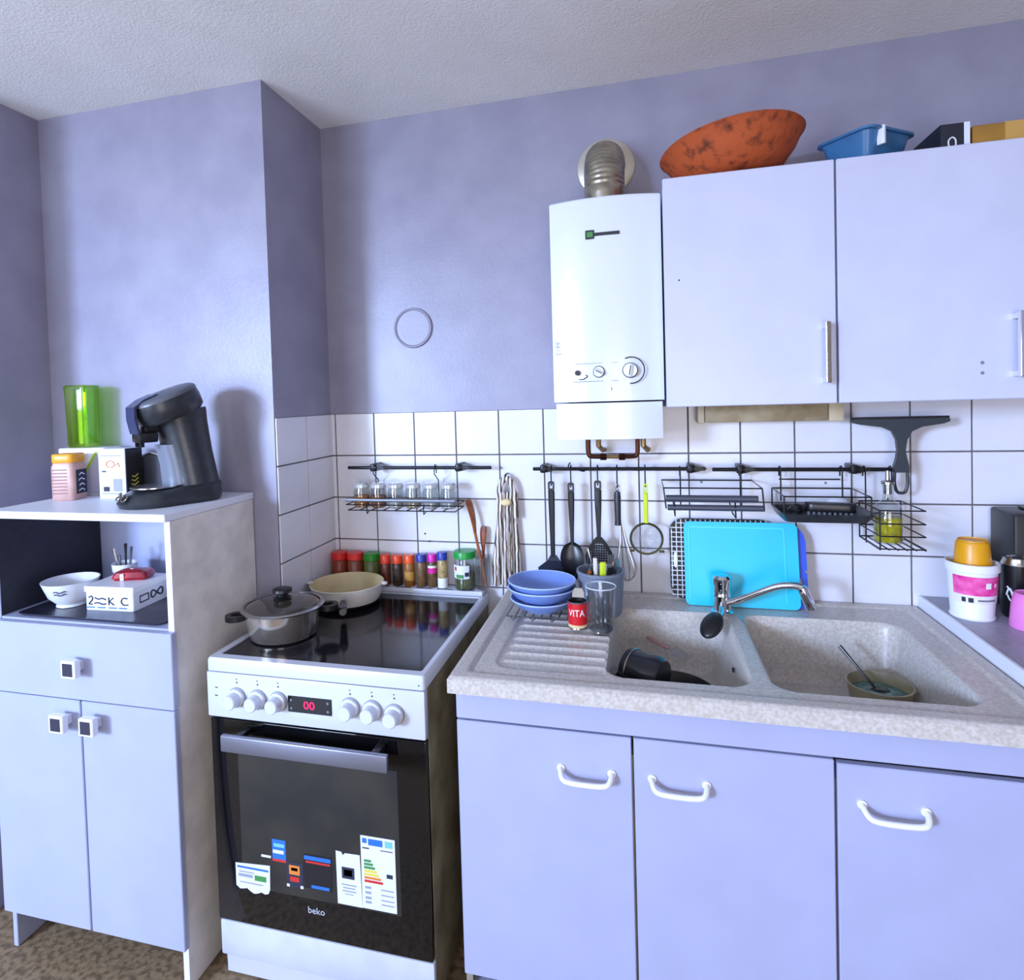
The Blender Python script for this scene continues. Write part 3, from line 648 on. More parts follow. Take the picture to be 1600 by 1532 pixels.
# things in that tray
rnd = random.Random(7)
b = B()
for k in range(46):
    a, c_ = rnd.uniform(0, 2 * pi), rnd.uniform(-0.7, 1); pts = []
    M3 = Matrix.Rotation(rnd.uniform(0, pi), 3, 'X') @ Matrix.Rotation(rnd.uniform(0, pi), 3, 'Z'); rr = rnd.uniform(0.012, 0.022)
    for i in range(9):
        q = M3 @ Vector((rr * cos(i * 0.8 + a), rr * sin(i * 0.8 + a), 0.008 * c_)); pts.append((q.x, q.y, q.z * 0.8))
    b.tube(pts, 0.0012, 4)
o = b.build('scouring_ball', M('scourer', (44, 44, 48), 0.4, metal=0.5)); o.location = (1.318, -0.145, 1.180); tag(o, 'dark wire scouring ball in the tray below the right rail', 'scourer')
t = thing('scrubbing_brush', 'black scrubbing brush lying in the tray below the right rail', 'brush', (1.405, -0.135, 1.162), R(-10))
B().rings([[(x, y * s_, z) for x, y in rrect(-0.06, 0.065, -0.022, 0.022, 0.02)] for s_, z in ((0.9, 0.012), (1.0, 0.020), (0.9, 0.032), (0.5, 0.036))]).build('back', black_pl, t)
b = B()
for i in range(9):
    for j in range(3): b.cyl(0.004, 0.0, 0.013, 6, (-0.050 + 0.0128 * i, -0.012 + 0.012 * j, 0))
b.build('bristles', grey_pl, t)
t = thing('white_sponge', 'pale crumpled sponge behind the black brush in the tray', 'sponge', (1.440, -0.080, 1.158))
B().sphere(0.026, (0, 0, 0.024), 14, 8, 1.3, 0.8, 0.95).build('foam', M('pale_sponge', (214, 218, 230), 0.9, bump=0.8, bscale=90), t)
t = thing('wire_bottle_rack', 'four-tier wire rack hung at the right end of the rail', 'rack', (1.560, RY, 1.281))
ps = [railhook(-0.045, 0, -0.205), railhook(0.020, 0, -0.03)]
for z in (-0.092, -0.127, -0.160, -0.193): ps.append(rectloop(-0.052, 0.052, -0.138, 0.020, z))
for x, y in ((-0.052, -0.138), (0.052, 0.020), (-0.052, 0.020)): ps.append([(x, y, -0.092), (x, y, -0.196)])
for i in range(6): ps.append([(-0.052 + 0.0208 * i, -0.138, -0.195), (-0.052 + 0.0208 * i, 0.020, -0.195)])
ps.append([(0.020, 0.012, -0.03), (0.020, 0.020, -0.092)])
wires('wire_frame', dark_wire, t, ps, 0.0020)
t = thing('oil_bottle', 'glass bottle of yellow oil standing in the wire rack', 'bottle', (1.553, -0.120, 1.0892))
B().lathe([(0.0001, 0.0), (0.033, 0.0), (0.035, 0.004), (0.035, 0.088), (0.030, 0.102), (0.014, 0.116), (0.012, 0.124), (0.0125, 0.150), (0.0145, 0.151), (0.0145, 0.156), (0.011, 0.157)], 28).build('glass', clear, t)
B().lathe([(0.0001, 0.004), (0.031, 0.004), (0.0325, 0.008), (0.0325, 0.070), (0.0001, 0.071)], 28).build('oil', M('oil', (196, 188, 16), 0.15, col2=(150, 140, 8), vscale=30), t)
B().lathe([(0.0001, 0.132), (0.010, 0.132), (0.010, 0.158), (0.016, 0.159), (0.016, 0.166), (0.006, 0.170), (0.0045, 0.195), (0.0001, 0.196)], 18).build('pourer', steel, t)
# squeegee
t = thing('squeegee', 'dark T-shaped window squeegee hanging at the right end of the rail', 'squeegee', (1.597, -0.084, 1.281))
sqm = M('squeegee_dark', (48, 56, 62), 0.4)
poly = [(-0.122, 0.142), (-0.122, 0.134), (-0.10, 0.128), (-0.045, 0.120), (-0.022, 0.108), (-0.012, 0.085), (-0.009, 0.055), (-0.012, 0.035), (-0.018, 0.012), (-0.018, -0.005), (0.018, -0.005), (0.018, 0.012), (0.013, 0.035), (0.010, 0.055), (0.014, 0.085), (0.026, 0.108), (0.05, 0.120), (0.10, 0.128), (0.115, 0.134), (0.115, 0.142)]
B().prism(poly, -0.009, 0.006).build('head_and_handle', sqm, t, 20)
B().box(-0.122, 0.116, -0.004, 0.002, 0.1425, 0.149, 0.001, 1).build('rubber_blade', black_pl, t, 0)
B().tube(smooth_path([(-0.015, -0.002, -0.004), (-0.016, -0.002, -0.035), (-0.010, -0.002, -0.058), (0, -0.002, -0.062), (0.010, -0.002, -0.058), (0.016, -0.002, -0.035), (0.015, -0.002, -0.004)], 4), 0.0042, 8).build('loop', sqm, t)

# ------------------------------------------------------------------ boards behind the tap
t = thing('cooling_grid', 'black plate with pale grid lines leaning behind the turquoise board', 'grid', (1.135, -0.052, 0.8815), 0, None, (R(-6), 0, 0))
b = B().prism(rrect(-0.148, 0.148, 0.002, 0.246, 0.04), 0, 0.006).build('plate', M('grid_black', (16, 16, 18), 0.5), t)
b = B()
for k in range(-10, 11): b.box(k * 0.0142 - 0.0014, k * 0.0142 + 0.0014, -0.003, 0.0, 0.006 + (0.03 if abs(k) > 9 else 0), 0.243 - (0.03 if abs(k) > 9 else 0))
for k in range(1, 17): b.box(-0.145 + (0.02 if k > 15 else 0), 0.145 - (0.02 if k > 15 else 0), -0.0028, 0.0, k * 0.0145 - 0.0014, k * 0.0145 + 0.0014)
b.build('grid_bars', M('grid_white', (226, 228, 238), 0.4), t, 0)
B().prism(ellipse(-0.132, 0.120, 0.006, 0.024, 20), -0.005, 0.0).build('hand_slot', white_pl, t)
bblue = M('board_blue', (24, 84, 214), 0.35); bcyan = M('board_turquoise', (0, 204, 236), 0.35, var=0.04, vscale=5)
t = thing('cutting_board', 'royal blue cutting board with handle slot behind the turquoise one', 'cutting board', (1.20, -0.088, 0.8815), 0, None, (R(-9), 0, 0))
N_ = 28
def polar(cxp, czp, f): return [f(2 * pi * i / N_) for i in range(N_)]
def ray_rect(cx_, cz_, x0, x1, z0, z1, a):
    dx, dz = cos(a), sin(a); ts_ = []
    if dx > 1e-9: ts_.append((x1 - cx_) / dx)
    if dx < -1e-9: ts_.append((x0 - cx_) / dx)
    if dz > 1e-9: ts_.append((z1 - cz_) / dz)
    if dz < -1e-9: ts_.append((z0 - cz_) / dz)
    k = min(ts_); return (cx_ + dx * k, cz_ + dz * k)
B().prism(rrect(-0.150, 0.116, 0.001, 0.238, 0.012), 0, 0.008).build('plate', bblue, t)
out_ = polar(0, 0, lambda a: ray_rect(0.142, 0.055, 0.116, 0.163, 0.001, 0.110, a)); inn_ = polar(0, 0, lambda a: (0.140 + 0.013 * cos(a), 0.055 + 0.034 * sin(a)))
b = B().frame(out_, inn_, 0, 0.008); b.prism([(0.1155, 0.109), (0.163, 0.109), (0.163, 0.190), (0.158, 0.212), (0.145, 0.230), (0.1155, 0.238)], 0, 0.008)
b.build('handle_end', bblue, t)
t = thing('cutting_board', 'turquoise cutting board leaning against the tiles behind the tap', 'cutting board', (1.187, -0.103, 0.8815), 0, None, (R(-9), 0, 0))
B().prism(rrect(-0.160, 0.152, 0.001, 0.246, 0.016), 0, 0.009).build('plate', bcyan, t)
b = B()
for x in (-0.146, 0.116): b.box(x - 0.0022, x + 0.0022, -0.0016, 0.0, 0.020, 0.232, 0.001, 1)
b.box(-0.146, 0.116, -0.0016, 0, 0.228, 0.232)
b.build('juice_rib', M('board_turquoise_light', (60, 220, 250), 0.3), t, 0)

# ------------------------------------------------------------------ things on the drainboard
t = thing('wire_trivet', 'chrome wire trivet under the stacked blue bowls', 'trivet', (0.625, -0.265, 0.8865))
ps = [rectloop(-0.095, 0.10, -0.062, 0.09, 0.010)]
for i in range(9): ps.append([(-0.095 + 0.0244 * i, -0.062, 0.010), (-0.095 + 0.0244 * i, 0.09, 0.010)])
for i in range(4):
    x = -0.085 + 0.055 * i; ps.append([(x, -0.062, 0.010), (x + 0.008, -0.064, 0.001), (x + 0.02, -0.062, 0.010)])
wires('wires', M('trivet_wire', (120, 120, 124), 0.25, metal=0.9), t, ps, 0.0022)
bl1 = M('blue_bowl', (122, 150, 214), 0.3); bl2 = M('blue_bowl_rim', (176, 200, 246), 0.3)
def bowl(z, r, h, label):
    t = thing('blue_bowl', label, 'bowl', (0.622, -0.262, z), 0, 'stacked blue bowls')
    B().lathe([(0.0001, 0.0), (r * 0.50, 0.0), (r * 0.52, 0.003), (r * 0.80, h * 0.42), (r * 0.97, h * 0.92), (r, h)], 44).lathe([(r, h), (r - 0.003, h + 0.001), (r - 0.006, h * 0.93), (r * 0.76, h * 0.45), (r * 0.5, 0.0045), (0.0001, 0.0045)], 44).build('body', bl1, t)
    B().tube([((r - 0.0015) * cos(2 * pi * i / 44), (r - 0.0015) * sin(2 * pi * i / 44), h) for i in range(44)], 0.0022, 6, True).build('rim', bl2, t)
bowl(0.8990, 0.092, 0.036, 'lowest of the stacked blue bowls, resting on the wire trivet')
bowl(0.9225, 0.099, 0.045, 'middle of the three stacked blue bowls')
bowl(0.9370, 0.098, 0.048, 'topmost of the stacked blue bowls on the drainboard')
# grey utensil pot
t = thing('utensil_pot', 'grey plastic utensil pot on the drainboard behind the glass tumbler', 'pot', (0.787, -0.215, 0.8805))
B().lathe([(0.0001, 0.002), (0.054, 0.002), (0.058, 0.006), (0.066, 0.118), (0.069, 0.120), (0.069, 0.128), (0.064, 0.128), (0.062, 0.118), (0.054, 0.010), (0.0001, 0.010)], 40).build('body', M('pot_grey', (118, 126, 142), 0.4), t)
def stick(name, label, cat, base, top, parts, group='utensils standing in the grey pot'):
    b0, t0 = Vector(base), Vector(top); d = t0 - b0; L_ = d.length
    o = thing(name, label, cat, base, 0, group); o.rotation_mode = 'QUATERNION'; o.rotation_quaternion = d.to_track_quat('Z', 'Y')
    for nm, m, bb in parts(L_): bb.build(nm, m, o)
    return o
PB = Vector((0.787, -0.215, 0.8925))
def pos(x, y, z): return (PB.x + x, PB.y + y, PB.z + z)
stick('paring_knife', 'knife with yellow-green handle standing in the grey pot', 'knife', pos(0.005, -0.03, 0), pos(0.010, -0.045, 0.150), lambda L_: [('handle', lime, B().box(-0.009, 0.009, -0.005, 0.005, L_ * 0.42, L_, 0.004)), ('blade', steel, B().box(-0.009, 0.009, -0.001, 0.001, 0.002, L_ * 0.42))])
stick('table_knife', 'table knife with pale handle standing in the grey pot', 'knife', pos(-0.012, -0.02, 0), pos(-0.012, -0.040, 0.160), lambda L_: [('handle', M('pale_handle', (214, 208, 196), 0.4), B().box(-0.006, 0.006, -0.004, 0.004, L_ * 0.5, L_, 0.003)), ('blade', steel, B().box(-0.007, 0.007, -0.001, 0.001, 0.002, L_ * 0.5))])
stick('wooden_stick', 'thin wooden stick standing in the grey pot', 'stick', pos(-0.03, 0.0, 0), pos(-0.028, -0.048, 0.122), lambda L_: [('shaft', wood, B().cyl(0.006, 0.001, L_, 10))])
stick('table_fork', 'steel fork standing upright in the grey pot', 'fork', pos(0.02, 0.0, 0), pos(0.032, -0.02, 0.165), lambda L_: [('handle', steel, B().box(-0.005, 0.005, -0.0015, 0.0015, 0.002, L_ * 0.65, 0.001)), ('head', steel, B().box(-0.010, 0.010, -0.001, 0.001, L_ * 0.65, L_ * 0.78).box(-0.010, -0.007, -0.001, 0.001, L_ * 0.78, L_).box(-0.004, -0.001, -0.001, 0.001, L_ * 0.78, L_).box(0.002, 0.005, -0.001, 0.001, L_ * 0.78, L_).box(0.0075, 0.010, -0.001, 0.001, L_ * 0.78, L_))])
stick('dessert_spoon', 'steel spoon standing upright in the grey pot', 'spoon', pos(0.028, 0.01, 0), pos(0.046, -0.005, 0.150), lambda L_: [('handle', steel, B().box(-0.004, 0.004, -0.0015, 0.0015, 0.002, L_ * 0.72, 0.001)), ('bowl', steel, B().sphere(0.020, (0, 0, L_ * 0.86), 14, 8, 0.8, 0.18, 1.25))])
stick('peeler', 'black peeler standing in the grey pot', 'peeler', pos(-0.02, 0.01, 0), pos(-0.034, 0.0, 0.175), lambda L_: [('handle', black_pl, B().box(-0.007, 0.007, -0.005, 0.005, 0.002, L_ * 0.65, 0.003)), ('head', steel, B().tube([(-0.008, 0, L_ * 0.64), (-0.010, 0, L_ * 0.8), (0, 0, L_), (0.010, 0, L_ * 0.8), (0.008, 0, L_ * 0.64)], 0.002, 6))])
# tumbler
t = thing('glass_tumbler', 'clear glass tumbler on the drainboard beside the red can', 'glass', (0.795, -0.352, 0.8825))
B().lathe([(0.0001, 0.003), (0.030, 0.003), (0.031, 0.0), (0.033, 0.001), (0.041, 0.118), (0.040, 0.1195), (0.0385, 0.118), (0.0305, 0.010), (0.0001, 0.009)], 36).build('wall', clear, t)
B().lathe([(0.0001, 0.0095), (0.028, 0.0095), (0.031, 0.004), (0.028, 0.001), (0.0001, 0.001)], 30).build('thick_base', M('glass_base', (70, 74, 80), 0.1), t)
B().tube([(0.0400 * cos(2 * pi * i / 40), 0.0400 * sin(2 * pi * i / 40), 0.1195) for i in range(40)], 0.0016, 6, True).build('lip', M('glass_lip', (214, 222, 232), 0.1), t)
# red can
t = thing('tomato_can', 'small opened red VITA can beside the glass tumbler', 'can', (0.731, -0.345, 0.8825))
red = M('can_red', (206, 26, 34), 0.35)
B().use(steel).lathe([(0.0001, 0.001), (0.025, 0.001), (0.0262, 0.002), (0.0255, 0.006)], 32).use(M('can_cream', (226, 200, 150), 0.4)).lathe([(0.0255, 0.006), (0.0255, 0.014)], 32).use(red).lathe([(0.0255, 0.014), (0.0255, 0.071)], 32).use(steel).lathe([(0.0255, 0.071), (0.0265, 0.073), (0.0265, 0.075), (0.0245, 0.075), (0.0242, 0.012), (0.0001, 0.012)], 32).build('body', None, t)
def curved_text(s_, size, m, parent, r, z, ang, name='lettering', sx=1.0):
    o = text(s_, size, m, parent, (0, 0, 0), (0, 0, 0), name, 1.0)
    for v in o.data.vertices:
        a = R(ang) + v.co.x * sx / r; v.co = Vector(((r + v.co.z + 0.0004) * sin(a), -(r + v.co.z + 0.0004) * cos(a), z + v.co.y))
    return o
curved_text('VITA', 0.026, white_pl, t, 0.0256, 0.046, -2, sx=0.85)
k0 = B().tube(smooth_path([(0.0, 0.0245, 0.0755), (0.004, 0.030, 0.085), (0.012, 0.026, 0.094), (0.018, 0.018, 0.091)], 4), [0.008] * 13, 8); 
b = B().rings([[(x, 0.024 + 0.10 * (z - 0.0755) + (0.35 * (z - 0.0755)), z) for x in (-0.016 + 0.1 * i, 0.016 - 0.1 * i)] + [(0.016 - 0.1 * i, 0.0245 + 0.45 * (z - 0.0755) + 0.0008, z), (-0.016 + 0.1 * i, 0.0245 + 0.45 * (z - 0.0755) + 0.0008, z)] for i, z in ((0.0, 0.0755), (0.0, 0.088), (0.06, 0.098))])
b.build('bent_lid', steel, t)

# ------------------------------------------------------------------ things in the two bowls
t = thing('frying_pan', 'black frying pan lying in the left sink bowl', 'pan', (0.965, -0.410, 0.7250), 0, None, (R(0), R(0), R(10)))
B().lathe([(0.0001, 0.0), (0.085, 0.0), (0.092, 0.004), (0.112, 0.040), (0.109, 0.040), (0.089, 0.007), (0.0001, 0.005)], 40).build('body', M('pan_black', (24, 22, 20), 0.35, var=0.3, vscale=20), t)
B().tube(smooth_path([(-0.010, -0.100, 0.032), (-0.012, -0.125, 0.050), (-0.014, -0.160, 0.072)], 5), 0.008, 10).build('handle', black_pl, t)
t = thing('tipped_saucepan', 'small black saucepan tipped over in the left sink bowl beside the frying pan', 'saucepan', (0.905, -0.425, 0.781), R(62), None)
jb = M('jug_black', (34, 36, 44), 0.22)
B().rings([[(0.054 * k * cos(2 * pi * i / 28), yy, 0.030 + 0.046 * k * sin(2 * pi * i / 28)) for i in range(28)] for k, yy in ((0.35, -0.052), (0.80, -0.050), (0.96, -0.040), (1.0, -0.010), (1.0, 0.046), (0.94, 0.048), (0.92, 0.0), (0.75, -0.030), (0.2, -0.032))]).build('body', jb, t, 40)
B().tube([(0.0555 * cos(2 * pi * i / 28), 0.030, 0.030 + 0.0475 * sin(2 * pi * i / 28)) for i in range(28)], 0.0022, 6, True).build('band', steel, t)
hp = t.matrix_basis.inverted() @ Vector((0.862, -0.475, 0.806)), t.matrix_basis.inverted() @ Vector((0.846, -0.535, 0.842)), t.matrix_basis.inverted() @ Vector((0.836, -0.600, 0.884))
B().tube(smooth_path([tuple(p) for p in hp], 5), 0.009, 10).build('handle', black_pl, t)
t = thing('sink_fork', 'steel fork with pinkish handle lying on the back slope of the left bowl', 'fork', (0.955, -0.212, 0.797), 0, None, (R(38), R(8), R(-40)))
B().box(-0.055, 0.020, -0.005, 0.005, 0.0, 0.004, 0.0015).build('handle', M('pink_handle', (182, 140, 134), 0.4), t)
b = B().box(0.020, 0.040, -0.002, 0.002, 0.001, 0.003).box(0.040, 0.055, -0.010, 0.010, 0.001, 0.003)
for k in (-0.0085, -0.003, 0.003, 0.0085): b.box(0.055, 0.085, k - 0.0014, k + 0.0014, 0.001, 0.003)
b.build('tines', steel, t, 0)
t = thing('food_tub', 'cloudy plastic tub with dark green leftovers in the right sink bowl', 'tub', (1.458, -0.335, 0.7180))
B().lathe([(0.0001, 0.0), (0.056, 0.0), (0.060, 0.004), (0.070, 0.068), (0.073, 0.071), (0.069, 0.072), (0.057, 0.006), (0.0001, 0.006)], 36).build('body', M('tub_beige', (170, 158, 128), 0.4, var=0.15, vscale=20), t)
b = B().lathe([(0.0001, 0.052), (0.03, 0.054), (0.055, 0.050), (0.0655, 0.046)], 30); b.build('contents', M('green_food', (34, 74, 68), 0.25, col2=(90, 140, 132), vscale=50, detail=5), t)
t = thing('teaspoon', 'dark metal spoon standing in the tub of green leftovers', 'spoon', (1.442, -0.325, 0.772))
b = B().tube([(0.010, 0.0, 0.0), (-0.022, 0.030, 0.040), (-0.052, 0.058, 0.078)], [0.003, 0.0035, 0.005], 8).build('handle', M('spoon_dark', (60, 58, 56), 0.3, metal=0.8), t)
B().sphere(0.019, (0.020, -0.008, -0.002), 14, 8, 1.2, 0.8, 0.25).build('bowl', MATS['spoon_dark'], t)
t = thing('dark_saucer', 'dark round saucer at the front of the right sink bowl', 'saucer', (1.262, -0.430, 0.7180))
B().lathe([(0.0001, 0.0), (0.030, 0.0), (0.048, 0.016), (0.051, 0.018), (0.048, 0.019), (0.030, 0.004), (0.0001, 0.004)], 32).build('dish', M('saucer_dark', (30, 27, 25), 0.5), t)

# ------------------------------------------------------------------ right worktop things
WZ = 0.9125
t = thing('snack_tub', 'white tub with pink label on the right worktop', 'tub', (1.727, -0.165, WZ))
B().lathe([(0.0001, 0.0), (0.047, 0.0), (0.049, 0.004), (0.046, 0.010), (0.0535, 0.122), (0.058, 0.124), (0.058, 0.143), (0.055, 0.144), (0.0525, 0.126), (0.044, 0.012), (0.0001, 0.012)], 40).build('body', white_pl, t)
pink = M('label_pink', (222, 40, 140), 0.4, col2=(240, 110, 180), vscale=40)
def wrap(b, m, r0, z0, r1, z1, a0, a1, n_=14):
    b.use(m); rs = [[(r * sin(R(a0 + (a1 - a0) * i / n_)), -r * cos(R(a0 + (a1 - a0) * i / n_)), z) for i in range(n_ + 1)] for r, z in ((r0, z0), (r1, z1))]
    return b.rings(rs, False, False, False)
b = B(); wrap(b, M('label_white', (232, 228, 236), 0.4), 0.0495, 0.045, 0.0512, 0.066, -70, 80); wrap(b, pink, 0.0512, 0.066, 0.0540, 0.114, -70, 80)
wrap(b, ink, 0.0503, 0.048, 0.0513, 0.060, -48, -38); wrap(b, ink, 0.0503, 0.048, 0.0513, 0.060, -32, -20); wrap(b, white_pl, 0.0528, 0.085, 0.0538, 0.100, 8, 22); wrap(b, white_pl, 0.0528, 0.088, 0.0538, 0.098, 32, 40); wrap(b, grey_pl, 0.0505, 0.052, 0.0511, 0.057, -10, 40)
b.build('label', None, t)
t = thing('orange_cup', 'orange plastic cup upside down inside the white tub', 'cup', (1.7285, -0.165, WZ + 0.0500))
B().lathe([(0.040, 0.0), (0.0415, 0.002), (0.0405, 0.085), (0.036, 0.140), (0.033, 0.146), (0.0001, 0.147)], 36).lathe([(0.0300, 0.1468), (0.0310, 0.150), (0.0320, 0.1465)], 36).build('body', M('cup_orange', (226, 158, 16), 0.35), t)
t = thing('drinks_can', 'black drinks can with white emblem behind the pink cup', 'can', (1.832, -0.150, WZ))
B().use(M('can_black', (16, 17, 18), 0.3)).lathe([(0.0001, 0.0), (0.028, 0.0), (0.0335, 0.010), (0.0335, 0.136)], 36).use(steel).lathe([(0.0335, 0.136), (0.0280, 0.150), (0.0285, 0.154), (0.0260, 0.153), (0.0250, 0.148), (0.0001, 0.148)], 36).build('body', None, t)
b = B()
pts = [(0.0337 * sin(R(-62 + 3.2 * i)), -0.0337 * cos(R(-62 + 3.2 * i)), 0.060 + 0.018 * sin(i * 0.45)) for i in range(15)]; b.tube(pts, 0.0022, 5)
pts = [(0.0337 * sin(R(-60 + 3.0 * i)), -0.0337 * cos(R(-60 + 3.0 * i)), 0.082 - 0.0022 * i) for i in range(14)]; b.tube(pts, 0.0020, 5)
pts = [(0.0337 * sin(R(-58 + 2.5 * i)), -0.0337 * cos(R(-58 + 2.5 * i)), 0.046 + 0.0004 * (i - 6) ** 2) for i in range(13)]; b.tube(pts, 0.0018, 5)
b.build('emblem', white_pl, t)
t = thing('pink_cup', 'pink plastic cup upside down at the right edge of the worktop', 'cup', (1.818, -0.235, WZ))
B().lathe([(0.040, 0.0), (0.041, 0.003), (0.037, 0.055), (0.033, 0.078), (0.029, 0.083), (0.0001, 0.083)], 36).lathe([(0.0285, 0.083), (0.030, 0.0855), (0.032, 0.082)], 36).build('body', M('cup_pink', (232, 132, 204), 0.35), t)
t = thing('black_toaster', 'black rectangular appliance against the tiles at the right edge', 'toaster', (1.985, -0.075, WZ))
B().box(-0.150, 0.150, -0.060, 0.060, 0.0, 0.262, 0.008).build('body', M('appliance_black', (30, 31, 34), 0.4, var=0.2, vscale=40), t)
B().box(-0.10, 0.13, -0.03, 0.03, 0.2625, 0.270, 0.003).build('lid', black_pl, t)

# ------------------------------------------------------------------ things on the hob and on its ledge
HZ = 0.8592
t = thing('stock_pot', 'stainless pot with glass lid and black handles on the front left of the hob', 'pot', (-0.088, -0.480, HZ))
pot_m = M('pot_steel', (226, 220, 212), 0.12, metal=0.88, col2=(190, 178, 164), vscale=9)
B().lathe([(0.0001, 0.0), (0.084, 0.0), (0.090, 0.004), (0.092, 0.012), (0.098, 0.022), (0.101, 0.060), (0.103, 0.078), (0.108, 0.081), (0.103, 0.082), (0.099, 0.060), (0.094, 0.020), (0.0001, 0.006)], 48).build('body', pot_m, t)
lid = B().lathe([(0.107, 0.084), (0.100, 0.0885), (0.080, 0.094), (0.040, 0.101), (0.0001, 0.104)], 48).build('lid', M('smoked_lid', (58, 52, 44), 0.08, coat=0.6), t)
B().lathe([(0.104, 0.0825), (0.1155, 0.083), (0.1165, 0.086), (0.112, 0.0895), (0.104, 0.0885)], 48).build('lid_rim', steel, lid)
B().lathe([(0.0001, 0.103), (0.022, 0.103), (0.026, 0.107), (0.016, 0.112), (0.017, 0.118), (0.028, 0.124), (0.027, 0.131), (0.016, 0.135), (0.0001, 0.135)], 28).build('lid_knob', black_pl, lid)
for s, a in ((1, 208), (1, 35)):
    b = B().frame([(0.096 + (0.060 if abs(sin(2 * pi * i / 20)) < 2 else 0) * (0.5 + 0.5 * cos(2 * pi * i / 20)), 0.030 * sin(2 * pi * i / 20)) for i in range(20)], [(0.120 + 0.022 * cos(2 * pi * i / 20), 0.014 * sin(2 * pi * i / 20)) for i in range(20)], 0.056, 0.070, 'xy')
    b.xf(Matrix.Rotation(R(a), 4, 'Z')).build('handle', black_pl, t)
t = thing('cream_pan', 'cream enamel pan with pouring lips and black handle at the back of the hob', 'pan', (-0.030, -0.195, HZ))
B().use(M('pan_base', (34, 30, 28), 0.4)).lathe([(0.0001, 0.0), (0.084, 0.0), (0.095, 0.006), (0.103, 0.016)], 48).use(M('pan_outside', (222, 216, 208), 0.3)).lathe([(0.103, 0.016), (0.112, 0.034), (0.117, 0.066), (0.120, 0.068), (0.118, 0.070)], 48).use(M('pan_inside', (214, 196, 150), 0.35, var=0.08, vscale=10)).lathe([(0.118, 0.070), (0.114, 0.066), (0.106, 0.034), (0.096, 0.016), (0.0001, 0.012)], 48).build('body', None, t)
for a in (190, 8):
    b = B().sphere(0.012, (0.124, 0, 0.066), 12, 8, 1.0, 1.0, 0.55); b.xf(Matrix.Rotation(R(a), 4, 'Z')).build('pouring_lip', MATS['pan_outside'], t)
b = B(); p = [(0.036, -0.104, 0.036), (0.050, -0.130, 0.040), (0.070, -0.170, 0.046), (0.098, -0.225, 0.052)]
b.tube(smooth_path(p, 4), [0.009, 0.010, 0.010, 0.010, 0.010, 0.011, 0.011, 0.012, 0.012, 0.013, 0.013, 0.013, 0.010], 12).build('handle', black_pl, t)
b = B().tube([(0.090 + 0.006 * cos(2 * pi * i / 14), -0.208 + 0.011 * sin(2 * pi * i / 14), 0.064) for i in range(14)], 0.0012, 5, True).build('hanging_eye', grey_pl, t)
LZ = 0.8800
glass_jar = GLASS('jar_glass', (0.80, 0.82, 0.80), 0.05)
def jar(x, y, r, h, capc, bodyc, label, cap_h=0.022, bands=(), name='spice_jar', body_rough=0.35):
    t = thing(name, label, 'spice jar', (x, y, LZ), 0, 'spice jars on the cooker ledge')
    b = B().use(M('spice_%d_%d_%d' % bodyc, bodyc, body_rough, var=0.25, vscale=60)).lathe([(0.0001, 0.0), (r * 0.92, 0.0), (r, 0.003), (r, h - cap_h - 0.006), (r * 0.86, h - cap_h)], 24)
    b.build('body', None, t)
    B().lathe([(r * 0.86, h - cap_h), (r * 1.02, h - cap_h + 0.001), (r * 1.02, h - 0.002), (r * 0.95, h), (0.0001, h)], 24).build('cap', M('cap_%d_%d_%d' % capc, capc, 0.35), t)
    for (bc, z0, z1) in bands: wrap(B(), M('band_%d_%d_%d' % bc, bc, 0.5), r * 1.015, z0, r * 1.015, z1, -90, 90).build('label_band', None, t)
jar(-0.132, -0.044, 0.028, 0.108, (214, 40, 34), (150, 60, 40), 'red-capped spice jar in the tiled corner, leftmost of the row', 0.026)
jar(-0.072, -0.044, 0.028, 0.108, (222, 48, 44), (140, 70, 44), 'red-capped spice jar between the corner jar and the green-capped jar', 0.024)
jar(-0.010, -0.044, 0.028, 0.108, (30, 130, 34), (90, 100, 40), 'green-capped spice jar behind the cream pan', 0.024)
jar(0.042, -0.044, 0.0175, 0.104, (226, 62, 30), (120, 60, 34), 'slim orange-red-capped spice jar next to the green-capped one', 0.030)
jar(0.086, -0.044, 0.0175, 0.104, (230, 70, 26), (70, 48, 34), 'orange-capped spice jar with dark brown contents', 0.028, [((60, 44, 36), 0.02, 0.06)])
jar(0.130, -0.044, 0.0180, 0.106, (236, 84, 24), (176, 110, 40), 'orange-capped spice jar with golden contents', 0.028, [((200, 150, 70), 0.02, 0.05)])
jar(0.174, -0.044, 0.0175, 0.110, (44, 60, 150), (128, 96, 60), 'blue-capped spice jar with brown contents', 0.026)
jar(0.213, -0.044, 0.0155, 0.112, (214, 30, 170), (110, 84, 50), 'magenta-capped spice jar with pink label', 0.026, [((214, 40, 150), 0.048, 0.066), ((236, 230, 232), 0.066, 0.074)])
jar(0.250, -0.046, 0.0170, 0.120, (40, 56, 160), (196, 170, 110), 'blue-capped spice jar with white base beside the large green-lidded jar', 0.026, [((236, 238, 240), 0.001, 0.034)])
t = thing('storage_jar', 'glass jar of dried herbs with green screw lid on the cooker ledge', 'jar', (0.328, -0.044, LZ))
B().lathe([(0.0001, 0.0), (0.032, 0.0), (0.035, 0.004), (0.0355, 0.088), (0.033, 0.098), (0.033, 0.106)], 32).build('glass', glass_jar, t)
B().lathe([(0.0001, 0.003), (0.031, 0.003), (0.033, 0.006), (0.033, 0.050), (0.0001, 0.052)], 28).build('contents', M('dried_herbs', (110, 116, 76), 0.8, col2=(70, 80, 44), vscale=120, detail=5), t)
B().lathe([(0.0345, 0.104), (0.0365, 0.105), (0.0365, 0.124), (0.035, 0.127), (0.0001, 0.127)], 32).build('lid', M('lid_green', (24, 152, 60), 0.35), t)
